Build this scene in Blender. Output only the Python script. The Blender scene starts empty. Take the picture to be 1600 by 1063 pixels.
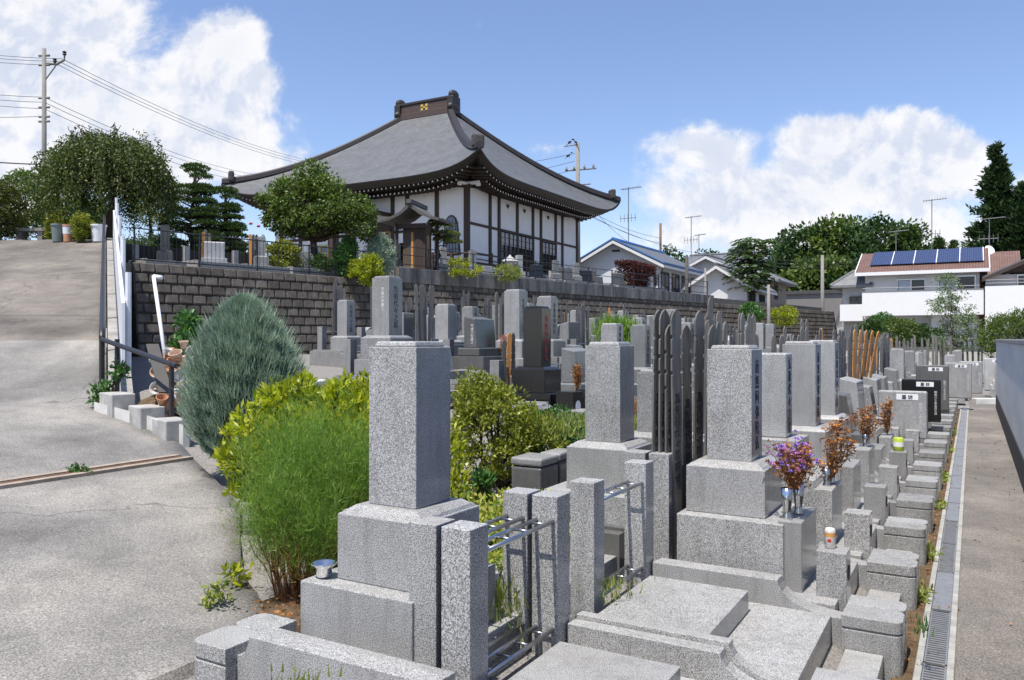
import bpy, bmesh, math, random
import numpy as np
from mathutils import Vector, Matrix
R = math.radians
sc = bpy.context.scene
COL = sc.collection

# ------------------------------------------------------------------ camera
cam = bpy.data.cameras.new('camera'); co = bpy.data.objects.new('camera', cam); COL.objects.link(co)
cam.sensor_width = 36; cam.lens = 28.125; cam.clip_start = 0.05; cam.clip_end = 2000
co.location = (0, 0, 1.8); co.rotation_euler = (R(90), 0, R(29.94)); cam.shift_y = -0.0009
sc.camera = co
# ------------------------------------------------------------------ world
SUN_EL = R(68); SUN_AZ = R(-6)       # azimuth measured from -Y towards -X
sc.view_settings.view_transform = 'Standard'; sc.view_settings.look = 'None'
sc.view_settings.gamma = 1; sc.view_settings.exposure = 0.34
SV = Vector((math.sin(SUN_AZ) * math.cos(SUN_EL), -math.cos(SUN_AZ) * math.cos(SUN_EL), math.sin(SUN_EL)))

def world():
    w = bpy.data.worlds.new('World'); sc.world = w; w.use_nodes = True
    nt = w.node_tree; N = nt.nodes; L = nt.links; N.clear()
    out = N.new('ShaderNodeOutputWorld'); mix = N.new('ShaderNodeMixShader')
    bg = N.new('ShaderNodeBackground'); bg2 = N.new('ShaderNodeBackground')
    sky = N.new('ShaderNodeTexSky'); sky.sky_type = 'NISHITA'; sky.sun_disc = False
    sky.sun_elevation = SUN_EL; sky.sun_rotation = math.atan2(SV.x, SV.y)
    sky.air_density = 1.0; sky.dust_density = 0.6; sky.ozone_density = 2.0; sky.altitude = 60
    bg.inputs[1].default_value = 0.125
    # mild tone of the blue
    tint = N.new('ShaderNodeMix'); tint.data_type = 'RGBA'; tint.blend_type = 'MULTIPLY'
    tint.inputs[0].default_value = 1.0; tint.inputs[7].default_value = (1.10, 1.09, 1.20, 1)
    L.new(sky.outputs[0], tint.inputs[6]); L.new(tint.outputs[2], bg.inputs[0])
    tc = N.new('ShaderNodeTexCoord')
    rot = N.new('ShaderNodeVectorRotate'); rot.rotation_type = 'Z_AXIS'; rot.inputs['Angle'].default_value = R(-29.94)
    L.new(tc.outputs['Generated'], rot.inputs[0])
    sep = N.new('ShaderNodeSeparateXYZ'); L.new(rot.outputs[0], sep.inputs[0])
    def M(op, a, b=None, c=None):
        n = N.new('ShaderNodeMath'); n.operation = op
        for i, v in enumerate((a, b, c)):
            if v is None: continue
            if isinstance(v, (int, float)): n.inputs[i].default_value = v
            else: L.new(v, n.inputs[i])
        return n.outputs[0]
    yy = M('MAXIMUM', M('ABSOLUTE', sep.outputs[1]), 0.08)
    u = M('DIVIDE', sep.outputs[0], yy); v = M('DIVIDE', sep.outputs[2], yy)
    cmb = N.new('ShaderNodeCombineXYZ'); L.new(u, cmb.inputs[0]); L.new(v, cmb.inputs[1])
    def noise(vec, scale, detail, rough, dx=0, dy=0, dist=0.0):
        mp = N.new('ShaderNodeMapping'); mp.inputs['Location'].default_value = (dx, dy, 3.7)
        L.new(vec, mp.inputs[0])
        n = N.new('ShaderNodeTexNoise'); n.inputs['Scale'].default_value = scale
        n.inputs['Detail'].default_value = detail; n.inputs['Roughness'].default_value = rough
        n.inputs['Distortion'].default_value = dist
        L.new(mp.outputs[0], n.inputs['Vector']); return n.outputs[0]
    blobs = [  # u, v, ru, rv, weight
        (-.66, .36, .20, .12, 1.1), (-.54, .40, .13, .07, 1.0), (-.50, .27, .22, .10, 1.0), (-.38, .30, .09, .10, 1.1), (-.36, .355, .07, .06, .9),
        (-.33, .24, .10, .045, .8), (-.62, .20, .16, .09, .8), (-.33, .32, .06, .05, .8), (-.62, .46, .10, .05, .5), (-.42,.20,.2,.05,.6), (-.30, .22, .07, .045, .8), (-.36, .26, .12, .06, .9), (-.45, .23, .2, .07, .8),
        (.235, .24, .09, .05, 1.0), (.26, .18, .14, .06, .9), (.385, .245, .08, .05, 1.15), (.46, .215, .12, .07, 1.15), (.36, .19, .12, .05, .95), (.30, .15, .2, .05, .7), (.52, .24, .1, .04, .9),
        (.54, .20, .09, .06, .85), (.50, .265, .06, .025, .7), (.57, .24, .04, .03, .8), (.66, .17, .06, .05, .8), (.42, .12, .30, .06, .75), (.20, .12, .10, .06, .6),
        (.05, .235, .05, .022, .55), (-.27, .245, .04, .02, .5), (.52, .10, .3, .07, .8), (.18, .19, .05, .05, .6), (.9,.2,.2,.1,1), (-1.1,.3,.25,.14,1)]
    tot = None
    nA = noise(cmb.outputs[0], 5.0, 9, .62)
    uw = M('ADD', u, M('MULTIPLY', M('SUBTRACT', nA, .5), .10)); 
    nB = noise(cmb.outputs[0], 6.0, 9, .62, 5.2, 1.3)
    vw = M('ADD', v, M('MULTIPLY', M('SUBTRACT', nB, .5), .10))
    for (bu, bv, ru, rv, wt) in blobs:
        a = M('DIVIDE', M('SUBTRACT', uw, bu), ru); b = M('DIVIDE', M('SUBTRACT', vw, bv), rv)
        d = M('SQRT', M('ADD', M('MULTIPLY', a, a), M('MULTIPLY', b, b)))
        e = M('MULTIPLY', M('MAXIMUM', M('SUBTRACT', 1.25, d), 0), wt)
        tot = e if tot is None else M('MAXIMUM', tot, M('ADD', M('MULTIPLY', M('ADD', tot, e), .25), M('MULTIPLY', M('MAXIMUM', tot, e), .62)))
    nC = noise(cmb.outputs[0], 9.0, 12, .62, 1.1, 2.2, .25)
    nD = noise(cmb.outputs[0], 9.0, 12, .62, 1.1 + .012, 2.2 - .022, .25)
    dens = M('ADD', tot, M('MULTIPLY', M('SUBTRACT', nC, .5), 1.5))
    fr = N.new('ShaderNodeMapRange'); fr.interpolation_type = 'SMOOTHERSTEP'
    fr.inputs[1].default_value = .24; fr.inputs[2].default_value = .72; L.new(dens, fr.inputs[0])
    # haze near the horizon
    hz = N.new('ShaderNodeMapRange'); hz.inputs[1].default_value = .16; hz.inputs[2].default_value = 0.0
    hz.inputs[3].default_value = 0; hz.inputs[4].default_value = .62; L.new(v, hz.inputs[0])
    al = M('MAXIMUM', M('MULTIPLY', fr.outputs[0], .95), hz.outputs[0])
    up = M('GREATER_THAN', sep.outputs[2], -0.02)
    al = M('MULTIPLY', al, up)
    sh = N.new('ShaderNodeMapRange'); sh.inputs[1].default_value = -.06; sh.inputs[2].default_value = .05
    L.new(M('SUBTRACT', nC, nD), sh.inputs[0])
    core = N.new('ShaderNodeMapRange'); core.inputs[1].default_value = .5; core.inputs[2].default_value = 1.7
    core.inputs[3].default_value = .9; core.inputs[4].default_value = .1; L.new(dens, core.inputs[0])
    hi = M('ADD', M('MULTIPLY', sh.outputs[0], .55), M('MULTIPLY', core.outputs[0], .6))
    cr = N.new('ShaderNodeMix'); cr.data_type = 'RGBA'
    cr.inputs[6].default_value = (.55, .64, .83, 1); cr.inputs[7].default_value = (1.0, .99, 1.0, 1)
    L.new(hi, cr.inputs[0]); L.new(cr.outputs[2], bg2.inputs[0]); bg2.inputs[1].default_value = .80
    L.new(al, mix.inputs[0]); L.new(bg.outputs[0], mix.inputs[1]); L.new(bg2.outputs[0], mix.inputs[2])
    L.new(mix.outputs[0], out.inputs[0])
    w.cycles.sampling_method = 'MANUAL'; w.cycles.sample_map_resolution = 512
world()
sl = bpy.data.lights.new('sun', 'SUN'); sl.energy = 5.0; sl.angle = R(0.53); sl.color = (1, .945, .86)
so = bpy.data.objects.new('sun', sl); COL.objects.link(so)
so.rotation_euler = SV.to_track_quat('Z', 'Y').to_euler(); so.location = (0, 0, 60)

# ------------------------------------------------------------------ materials
class NT:
    def __init__(s, name):
        s.m = bpy.data.materials.new(name); s.m.use_nodes = True; s.t = s.m.node_tree; s.N = s.t.nodes; s.L = s.t.links
        s.b = s.N['Principled BSDF']; s.tc = s.N.new('ShaderNodeTexCoord')
    def inp(s, node, i, v):
        if hasattr(v, 'links') or isinstance(v, bpy.types.NodeSocket): s.L.new(v, node.inputs[i])
        else: node.inputs[i].default_value = v
    def noise(s, scale, detail=2, rough=.5, vec=None, stretch=None, dist=0):
        n = s.N.new('ShaderNodeTexNoise'); n.inputs['Scale'].default_value = scale; n.inputs['Detail'].default_value = detail
        n.inputs['Roughness'].default_value = rough; n.inputs['Distortion'].default_value = dist
        v = vec or s.tc.outputs['Object']
        if stretch:
            mp = s.N.new('ShaderNodeMapping'); mp.inputs['Scale'].default_value = stretch; s.L.new(v, mp.inputs[0]); v = mp.outputs[0]
        s.L.new(v, n.inputs['Vector']); return n.outputs[0]
    def ramp(s, f, stops, interp='LINEAR'):
        r = s.N.new('ShaderNodeValToRGB'); r.color_ramp.interpolation = interp; e = r.color_ramp.elements
        while len(e) < len(stops): e.new(.5)
        for k, (p, c) in enumerate(stops):
            e[k].position = p; e[k].color = c if len(c) == 4 else (*c, 1)
        s.L.new(f, r.inputs[0]); return r.outputs[0]
    def mul(s, a, b, fac=1, mode='MULTIPLY'):
        n = s.N.new('ShaderNodeMix'); n.data_type = 'RGBA'; n.blend_type = mode
        s.inp(n, 0, fac); s.inp(n, 6, a); s.inp(n, 7, b); return n.outputs[2]
    def math(s, op, a, b=0.0):
        n = s.N.new('ShaderNodeMath'); n.operation = op; s.inp(n, 0, a); s.inp(n, 1, b); return n.outputs[0]
    def bump(s, h, strength=.3, dist=.01):
        n = s.N.new('ShaderNodeBump'); n.inputs['Strength'].default_value = strength; n.inputs['Distance'].default_value = dist
        s.L.new(h, n.inputs['Height']); s.L.new(n.outputs[0], s.b.inputs['Normal'])
    def color(s, c): s.inp(s.b, 'Base Color', c)
    def rough(s, r): s.inp(s.b, 'Roughness', r)
    def rnd_vec(s):
        oi = s.N.new('ShaderNodeObjectInfo'); a = s.math('MULTIPLY', oi.outputs['Random'], 37.0)
        v = s.N.new('ShaderNodeVectorMath'); v.operation = 'ADD'; s.L.new(s.tc.outputs['Object'], v.inputs[0]); s.L.new(a, v.inputs[1])
        return v.outputs[0], oi.outputs['Random']
g4 = lambda v, a=1, b=1: (v, v * a, v * b, 1)

def m_granite(name, dk, md, lt, scale=230, rough=.42, blotch=.2, tint=(1, 1.0, .99), rs=1.0):
    s = NT(name); v, rnd = s.rnd_vec()
    n = s.noise(scale, 2, .65, v)
    T = lambda x: (x * tint[0], x * tint[1], x * tint[2], 1)
    c = s.ramp(n, [(0.36, T(dk)), (0.45, T(md * .72)), (0.52, T(md)), (0.60, T(lt))])
    w = s.noise(2.3, 5, .6, v)
    k = s.ramp(w, [(0.3, g4(1 - blotch, .98, .94)), (0.62, g4(1.0))])
    st = s.noise(5, 4, .7, v, (2.5, 2.5, .35))
    k2 = s.ramp(st, [(0.36, g4(1 - blotch * .8)), (0.5, g4(1.0))])
    hv = s.ramp(rnd, [(0, g4(1 - .13 * rs)), (1, g4(1.0))])
    c = s.mul(s.mul(s.mul(c, k), k2), hv)
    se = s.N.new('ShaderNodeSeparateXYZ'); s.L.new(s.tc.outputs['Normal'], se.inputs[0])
    pol_shade = s.math('GREATER_THAN', s.math('ABSOLUTE', se.outputs[0]), .7)      # polished front and back faces, their colour also carrying painted unlit-side shade
    s.color(s.mul(c, (.74, .76, .80, 1), pol_shade))
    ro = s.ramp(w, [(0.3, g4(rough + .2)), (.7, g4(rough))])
    s.rough(s.mul(ro, g4(.22), pol_shade)); s.b.inputs['Specular IOR Level'].default_value = .5
    s.bump(n, .12, .002)
    return s.m

def m_plain(name, col, rough=.6, var=.15, scale=6, metal=0, bump=0, spec=.5, stretch=None):
    s = NT(name); v, rnd = s.rnd_vec()
    n = s.noise(scale, 5, .6, v, stretch)
    c = (*col, 1)
    s.color(s.mul(c, s.ramp(n, [(.3, g4(1 - var)), (.7, g4(1 + var * .4))])))
    s.rough(rough); s.b.inputs['Metallic'].default_value = metal; s.b.inputs['Specular IOR Level'].default_value = spec
    if bump: s.bump(n, bump, .01)
    return s.m

def m_leaf(name, c1, c2, c3=None, rough=.5, trans=.25, clump=.8, pos3=.9):
    s = NT(name); g = s.N.new('ShaderNodeNewGeometry')
    stops = [(0, (*c1, 1)), (.75, (*c2, 1))] + ([(pos3, (*c2, 1)), (min(1, pos3 + .02), (*c3, 1))] if c3 else [])
    c = s.ramp(g.outputs['Random Per Island'], stops)
    n = s.noise(clump, 3, .6)
    c = s.mul(c, s.ramp(n, [(.3, g4(.72)), (.7, g4(1.2))]))
    s.color(c); s.rough(rough); s.b.inputs['Specular IOR Level'].default_value = .35
    tr = s.N.new('ShaderNodeBsdfTranslucent'); s.L.new(s.mul(c, (1.5, 1.7, .6, 1)), tr.inputs[0])
    mx = s.N.new('ShaderNodeMixShader'); mx.inputs[0].default_value = trans
    s.L.new(s.b.outputs[0], mx.inputs[1]); s.L.new(tr.outputs[0], mx.inputs[2]); s.L.new(mx.outputs[0], s.N['Material Output'].inputs[0])
    return s.m

def m_asphalt(name, base, fine=70, dirt=.35, crack=True, warm=1.0):
    s = NT(name); n = s.noise(fine, 3, .8)
    n0 = s.noise(fine * 3.2, 2, .7)
    c = s.ramp(n, [(.34, g4(base * .52, .98, .95)), (.5, g4(base * .95, .985, .95)), (.66, g4(base * 1.5, .985, .95))])
    c = s.mul(c, s.ramp(n0, [(.38, g4(.62)), (.5, g4(1.0)), (.62, g4(1.35))]))
    w = s.noise(.45, 7, .62, None, None, .15)
    c = s.mul(c, s.ramp(w, [(.33, g4(1 - dirt, .99, .98)), (.5, g4(.92)), (.65, g4(1.3, .985, .95))]))
    w2 = s.noise(2.2, 6, .7, None, None, .4)
    c = s.mul(c, s.ramp(w2, [(.36, g4(.82)), (.6, g4(1.06))]))
    if crack:
        vo = s.N.new('ShaderNodeTexVoronoi'); vo.feature = 'DISTANCE_TO_EDGE'; vo.inputs['Scale'].default_value = .22
        dv = s.N.new('ShaderNodeVectorMath'); dv.operation = 'ADD'
        nn = s.N.new('ShaderNodeTexNoise'); nn.inputs['Scale'].default_value = 1.2; nn.inputs['Detail'].default_value = 6
        s.L.new(s.tc.outputs['Object'], nn.inputs['Vector']); s.L.new(s.tc.outputs['Object'], dv.inputs[0]); s.L.new(nn.outputs['Color'], dv.inputs[1])
        s.L.new(dv.outputs[0], vo.inputs['Vector'])
        c = s.mul(c, s.ramp(vo.outputs['Distance'], [(0, g4(.5)), (.0035, g4(1))]))
        # older, darker pour on the ramp with a joint where it starts
        sp = s.N.new('ShaderNodeSeparateXYZ'); s.L.new(s.tc.outputs['Object'], sp.inputs[0])
        q = s.math('ADD', s.math('MULTIPLY', sp.outputs[0], -.4991), s.math('MULTIPLY', sp.outputs[1], .8665))
        up = s.math('GREATER_THAN', q, 12.55); jn = s.math('LESS_THAN', s.math('ABSOLUTE', s.math('SUBTRACT', q, 14.2)), .02)
        c = s.mul(c, (.74, .70, .66, 1), up); c = s.mul(c, (.55, .55, .55, 1), jn)
        c = s.mul(c, (1.0, .972, .94, 1))
    else: c = s.mul(c, (1.04, .97, .91, 1))
    s.color(c); s.rough(.88); s.b.inputs['Specular IOR Level'].default_value = .25; s.bump(n, .5, .006)
    return s.m

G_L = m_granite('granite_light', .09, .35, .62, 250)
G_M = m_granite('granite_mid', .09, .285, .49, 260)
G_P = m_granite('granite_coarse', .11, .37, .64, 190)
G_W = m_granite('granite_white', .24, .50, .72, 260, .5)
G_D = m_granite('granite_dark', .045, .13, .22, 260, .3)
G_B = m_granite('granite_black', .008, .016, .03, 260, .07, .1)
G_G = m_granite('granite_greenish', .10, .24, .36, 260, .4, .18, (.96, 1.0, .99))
M_CONC = m_plain('concrete', (.30, .29, .27), .9, .35, 3, bump=.3, spec=.2)
M_CONCW = m_plain('concrete_white', (.62, .61, .58), .85, .2, 5, bump=.15, spec=.2)
M_CONCP = m_plain('concrete_pole', (.25, .24, .22), .85, .15, 3, spec=.2)
M_BLACKP = m_plain('black_metal', (.022, .022, .025), .45, .2, 9)
M_STEEL = m_plain('steel', (.50, .51, .53), .28, .12, 20, metal=1)
M_GALV = m_plain('galvanised_mast', (.16, .165, .17), .5, .12, 20)
M_STEELP = m_plain('steel_polished', (.72, .72, .72), .16, .1, 20, metal=1)
M_WOODD = m_plain('wood_dark', (.055, .036, .027), .7, .35, 4, bump=.3, stretch=(6, 6, .6))
M_ROOFEDGE = m_plain('roof_edge', (.03, .024, .022), .5, .3, 3)
M_WHITE = m_plain('white_paint', (.80, .80, .79), .6, .06, 3)
M_WHITEP = m_plain('white_plastic', (.74, .76, .79), .4, .12, 4)
M_GLASS = m_plain('window_glass', (.03, .035, .045), .08, .3, 2)
M_GOLD = m_plain('gold', (.85, .55, .12), .3, .1, 5, metal=.6)
M_AMBER = m_plain('amber_wood', (.45, .22, .055), .5, .2, 8)
M_DIRT = m_plain('soil', (.13, .09, .055), .95, .5, 9, bump=.8, spec=.1)
M_TERRA = m_plain('terracotta', (.55, .29, .17), .8, .35, 7, spec=.2)
M_TERRA2 = m_plain('pale_terracotta', (.62, .44, .32), .8, .3, 7, spec=.2)
M_TOBA = m_plain('tablet_grey', (.165, .157, .148), .85, .45, 5, spec=.2, stretch=(9, 9, .8), bump=.3)
M_TOBA2 = m_plain('tablet_weathered', (.20, .19, .175), .85, .4, 5, spec=.2, stretch=(9, 9, .8), bump=.3)
M_TOBAN = m_plain('tablet_new', (.62, .30, .10), .65, .25, 5, spec=.2, stretch=(9, 9, .8), bump=.1)
M_INKL = m_plain('ink_white', (.75, .75, .75), .6, .02)
M_INKD = m_plain('ink_dark', (.03, .03, .035), .6, .02)
M_INKR = m_plain('ink_red', (.5, .03, .03), .6, .02)
M_GREYM = m_plain('grey_paint', (.22, .21, .20), .8, .08, 3, spec=.2)
M_CREAM = m_plain('cream_paint', (.62, .46, .36), .7, .1, 3)
M_BARK = m_plain('bark', (.075, .055, .042), .9, .4, 12, bump=.8, spec=.1, stretch=(2, 2, .5))
M_BARKL = m_plain('bark_pale', (.20, .18, .15), .9, .3, 12, bump=.5, spec=.1)
M_STEM = m_plain('stem_brown', (.22, .10, .05), .8, .3, 12, spec=.1)
M_BLUE = m_plain('blue_roof_edge', (.06, .17, .42), .45, .15, 4)
M_CABLE = m_plain('cable', (.03, .03, .035), .6, .05)
M_BEIGE = m_plain('beige_wall', (.50, .48, .42), .8, .08, 3)

# ------------------------------------------------------------------ mesh helpers
def np_mesh(name, V, F, mat=None, smooth=False):
    me = bpy.data.meshes.new(name); V = np.asarray(V, np.float32); F = np.asarray(F, np.int32)
    me.vertices.add(len(V)); me.vertices.foreach_set('co', V.ravel())
    k = F.shape[1]; me.loops.add(F.size); me.loops.foreach_set('vertex_index', F.ravel())
    me.polygons.add(len(F)); me.polygons.foreach_set('loop_start', np.arange(0, F.size, k, dtype=np.int32))
    me.polygons.foreach_set('loop_total', np.full(len(F), k, np.int32))
    if smooth: me.polygons.foreach_set('use_smooth', np.ones(len(F), bool))
    me.update(calc_edges=True)
    if mat: me.materials.append(mat)
    return me

class MB:
    def __init__(s): s.v = []; s.f = []
    def add(s, vs, fs):
        o = len(s.v); s.v += [tuple(p) for p in vs]; s.f += [tuple(i + o for i in f) for f in fs]; return s
    def box(s, x0, x1, y0, y1, z0, z1):
        return s.add([(x0, y0, z0), (x1, y0, z0), (x1, y1, z0), (x0, y1, z0), (x0, y0, z1), (x1, y0, z1), (x1, y1, z1), (x0, y1, z1)],
                     [(3, 2, 1, 0), (4, 5, 6, 7), (0, 1, 5, 4), (1, 2, 6, 5), (2, 3, 7, 6), (3, 0, 4, 7)])
    def frus(s, x0, x1, y0, y1, z0, z1, i):
        return s.add([(x0, y0, z0), (x1, y0, z0), (x1, y1, z0), (x0, y1, z0), (x0 + i, y0 + i, z1), (x1 - i, y0 + i, z1), (x1 - i, y1 - i, z1), (x0 + i, y1 - i, z1)],
                     [(3, 2, 1, 0), (4, 5, 6, 7), (0, 1, 5, 4), (1, 2, 6, 5), (2, 3, 7, 6), (3, 0, 4, 7)])
    def ext(s, pts, vec):          # extrude a closed polygon (list of 3d points) by vec
        n = len(pts); vec = Vector(vec); a = [Vector(p) for p in pts]
        return s.add(a + [p + vec for p in a], [tuple(range(n))[::-1], tuple(range(n, 2 * n))] + [(i, (i + 1) % n, n + (i + 1) % n, n + i) for i in range(n)])
    def tube(s, pts, rad, n=8, caps=True):
        pts = [Vector(p) for p in pts]; m = len(pts)
        rad = rad if isinstance(rad, (list, tuple)) else [rad] * m
        vs = []; fs = []
        for k, p in enumerate(pts):
            t = (pts[min(k + 1, m - 1)] - pts[max(k - 1, 0)]).normalized()
            a = t.cross(Vector((0, 0, 1)) if abs(t.z) < .9 else Vector((1, 0, 0))).normalized(); b = t.cross(a)
            for j in range(n):
                q = 2 * math.pi * j / n; vs.append(p + (a * math.cos(q) + b * math.sin(q)) * rad[k])
        for k in range(m - 1):
            for j in range(n):
                fs.append((k * n + j, (k + 1) * n + j, (k + 1) * n + (j + 1) % n, k * n + (j + 1) % n))
        if caps: fs += [tuple(range(n)), tuple(range((m - 1) * n, m * n))[::-1]]
        return s.add(vs, fs)
    def lathe(s, prof, c=(0, 0, 0), n=16):
        vs = []; fs = []; m = len(prof)
        for (r, z) in prof:
            for j in range(n):
                q = 2 * math.pi * j / n; vs.append((c[0] + r * math.cos(q), c[1] + r * math.sin(q), c[2] + z))
        for k in range(m - 1):
            for j in range(n): fs.append((k * n + j, k * n + (j + 1) % n, (k + 1) * n + (j + 1) % n, (k + 1) * n + j))
        fs += [tuple(range(n))[::-1], tuple(range((m - 1) * n, m * n))]
        return s.add(vs, fs)
    def blob(s, c, r, n=8):
        prof = [(max(.001, math.sin(math.pi * i / n)), -math.cos(math.pi * i / n)) for i in range(n + 1)]
        o = len(s.v); s.lathe(prof, (0, 0, 0), n * 2)
        for i in range(o, len(s.v)):
            p = s.v[i]; s.v[i] = (c[0] + p[0] * r[0], c[1] + p[1] * r[1], c[2] + p[2] * r[2])
        return s
    def xf(s, M):
        s.v = [tuple(M @ Vector(p)) for p in s.v]; return s
    def mesh(s, name, mat, bevel=0, seg=2, smooth=False, ang=30):
        me = bpy.data.meshes.new(name); me.from_pydata(s.v, [], s.f)
        bm = bmesh.new(); bm.from_mesh(me)
        bmesh.ops.recalc_face_normals(bm, faces=bm.faces)
        if bevel:
            es = [e for e in bm.edges if len(e.link_faces) == 2 and e.calc_face_angle(0) > R(ang)]
            bmesh.ops.bevel(bm, geom=es, offset=bevel, segments=seg, affect='EDGES', profile=.5, clamp_overlap=True)
        bm.to_mesh(me); bm.free()
        if smooth: me.polygons.foreach_set('use_smooth', np.ones(len(me.polygons), bool))
        me.materials.append(mat); return me
    def build(s, name, mat, parent=None, bevel=0, seg=2, smooth=False):
        return link(name, s.mesh(name, mat, bevel, seg, smooth), parent)

def link(name, me, parent=None, loc=None):
    o = bpy.data.objects.new(name, me); COL.objects.link(o)
    if parent: o.parent = parent
    if loc: o.location = loc
    return o
def tag(o, label=None, cat=None, group=None, kind=None):
    if label: o['label'] = label
    if cat: o['category'] = cat
    if group: o['group'] = group
    if kind: o['kind'] = kind
    return o
def empty(name, loc=(0, 0, 0), rz=0, label=None, cat=None, group=None):
    o = bpy.data.objects.new(name, None); COL.objects.link(o); o.location = loc; o.rotation_euler = (0, 0, rz)
    o.empty_display_size = .1
    return tag(o, label, cat, group)
CA, SA = math.cos(R(29.94)), math.sin(R(29.94))
def at(px, py, d):
    r = (px - 800) / 1250 * d
    return Vector((CA * r - SA * d, SA * r + CA * d, 1.8 + (530 - py) / 1250 * d))
ORD = ['first', 'second', 'third', 'fourth', 'fifth', 'sixth', 'seventh', 'eighth', 'ninth', 'tenth', 'eleventh', 'twelfth', 'thirteenth',
       'fourteenth', 'fifteenth', 'sixteenth', 'seventeenth', 'eighteenth', 'nineteenth', 'twentieth'] + ['twenty-' + x for x in ('first', 'second', 'third', 'fourth', 'fifth', 'sixth', 'seventh', 'eighth')]
def lerp(t, a, b): return a + (b - a) * t
_tc = {}
def text_mesh(txt, size, mat, vertical=True, depth=.0015):
    key = (txt, size, mat.name, vertical)
    if key in _tc: return _tc[key]
    cu = bpy.data.curves.new('t', 'FONT'); cu.body = '\n'.join(txt) if vertical else txt
    cu.size = size; cu.align_x = 'CENTER'; cu.align_y = 'CENTER'; cu.space_line = 1.0; cu.extrude = depth; cu.resolution_u = 2
    o = bpy.data.objects.new('t', cu); COL.objects.link(o)
    dg = bpy.context.evaluated_depsgraph_get()
    me = bpy.data.meshes.new_from_object(o.evaluated_get(dg)); me.name = 'lettering'
    bpy.data.objects.remove(o); me.materials.clear(); me.materials.append(mat)
    _tc[key] = me; return me
FACE = {'+x': (R(90), 0, R(90)), '-x': (R(90), 0, R(-90)), '-y': (R(90), 0, 0)}
def write(parent, txt, size, mat, loc, face='+x', vertical=True):
    o = link('lettering', text_mesh(txt, size, mat, vertical), parent, loc); o.rotation_euler = FACE[face]; return o

# leaf clouds ------------------------------------------------------
def leaves_np(P, D, Ln, W, rs, tri=False):
    n = len(P); D = D / (np.linalg.norm(D, axis=1, keepdims=True) + 1e-9)
    rv = rs.normal(size=(n, 3)); S = np.cross(D, rv); S /= (np.linalg.norm(S, axis=1, keepdims=True) + 1e-9)
    Ln = Ln[:, None]; W = W[:, None]
    if tri:
        V = np.stack([P - S * W / 2, P + S * W / 2, P + D * Ln], 1).reshape(-1, 3)
        return V, np.arange(n * 3).reshape(-1, 3)
    V = np.stack([P, P + D * Ln * .5 + S * W / 2, P + D * Ln, P + D * Ln * .5 - S * W / 2], 1).reshape(-1, 3)
    return V, np.arange(n * 4).reshape(-1, 4)
def ball(rs, n, shell=.0):
    d = rs.normal(size=(n, 3)); d /= np.linalg.norm(d, axis=1, keepdims=True)
    return d * (shell + (1 - shell) * rs.random((n, 1)) ** (1 / 3))
def crown(seed, blobs, nclump, nleaf, rcl, L, W, mat, up=.3, out=.6, droop=0, shell=.55, name='crown', tri=False, flat=1):
    """leaf clumps spread through ellipsoids; local coordinates"""
    rs = np.random.RandomState(seed); vol = np.array([b[3] * b[4] * b[5] for b in blobs]) ** .75; vol /= vol.sum()
    Ps = []; Ds = []; tips = []
    for b, w in zip(blobs, vol):
        k = max(2, int(nclump * w)); c = ball(rs, k, shell) * np.array(b[3:6]) + np.array(b[0:3]); tips.append(c)
        for q in c:
            m = max(3, int(nleaf * rs.uniform(.5, 1.4))); rr = rcl * rs.uniform(.6, 1.3)
            o = ball(rs, m, .2) * np.array([rr, rr, rr * .75 * flat]); Ps.append(q + o)
            dd = o / rr * out + rs.normal(size=(m, 3)) * .55; dd[:, 2] += up - droop; Ds.append(dd)
    P = np.concatenate(Ps); D = np.concatenate(Ds); n = len(P)
    V, F = leaves_np(P, D, L * rs.uniform(.6, 1.3, n), W * rs.uniform(.7, 1.2, n), rs, tri)
    return np_mesh(name, V, F, mat), np.concatenate(tips)
def limb(mb, p0, p1, r0, r1, rs, n=6, wob=.08, sag=0):
    p0 = np.array(p0, float); p1 = np.array(p1, float); L = np.linalg.norm(p1 - p0); pts = []; rad = []
    for i in range(n + 1):
        t = i / n; q = p0 + (p1 - p0) * t + rs.normal(size=3) * wob * L * math.sin(math.pi * t) * .5; q[2] += sag * L * math.sin(math.pi * t)
        pts.append(q); rad.append(r0 + (r1 - r0) * t)
    mb.tube(pts, rad, 6); return pts
def tree(name, label, loc, seed, blobs, nclump, nleaf, rcl, L, W, mat, trunk_h, r0, bark=M_BARK, group=None, cat='tree', nlimb=14, **kw):
    root = empty(name, loc, 0, label, cat, group); rs = np.random.RandomState(seed)
    me, tips = crown(seed, blobs, nclump, nleaf, rcl, L, W, mat, **kw)
    link('crown', me, root)
    mb = MB(); top = np.array([0, 0, trunk_h]); cz = max(b[2] for b in blobs)
    pts = limb(mb, (0, 0, -.15), top, r0 * 1.25, r0 * .75, rs, 6, .05)
    for i in rs.permutation(len(tips))[:nlimb]:
        t = tips[i]; mid = top * .92 + (t - top) * .45; mid[2] = max(mid[2], trunk_h * .95 + .1 * abs(t[2] - trunk_h))
        limb(mb, top * .97, mid, r0 * .5, r0 * .28, rs, 4, .12); limb(mb, mid, t, r0 * .28, r0 * .06, rs, 4, .12)
    mb.build('trunk', bark, root, smooth=True)
    return root

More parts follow.
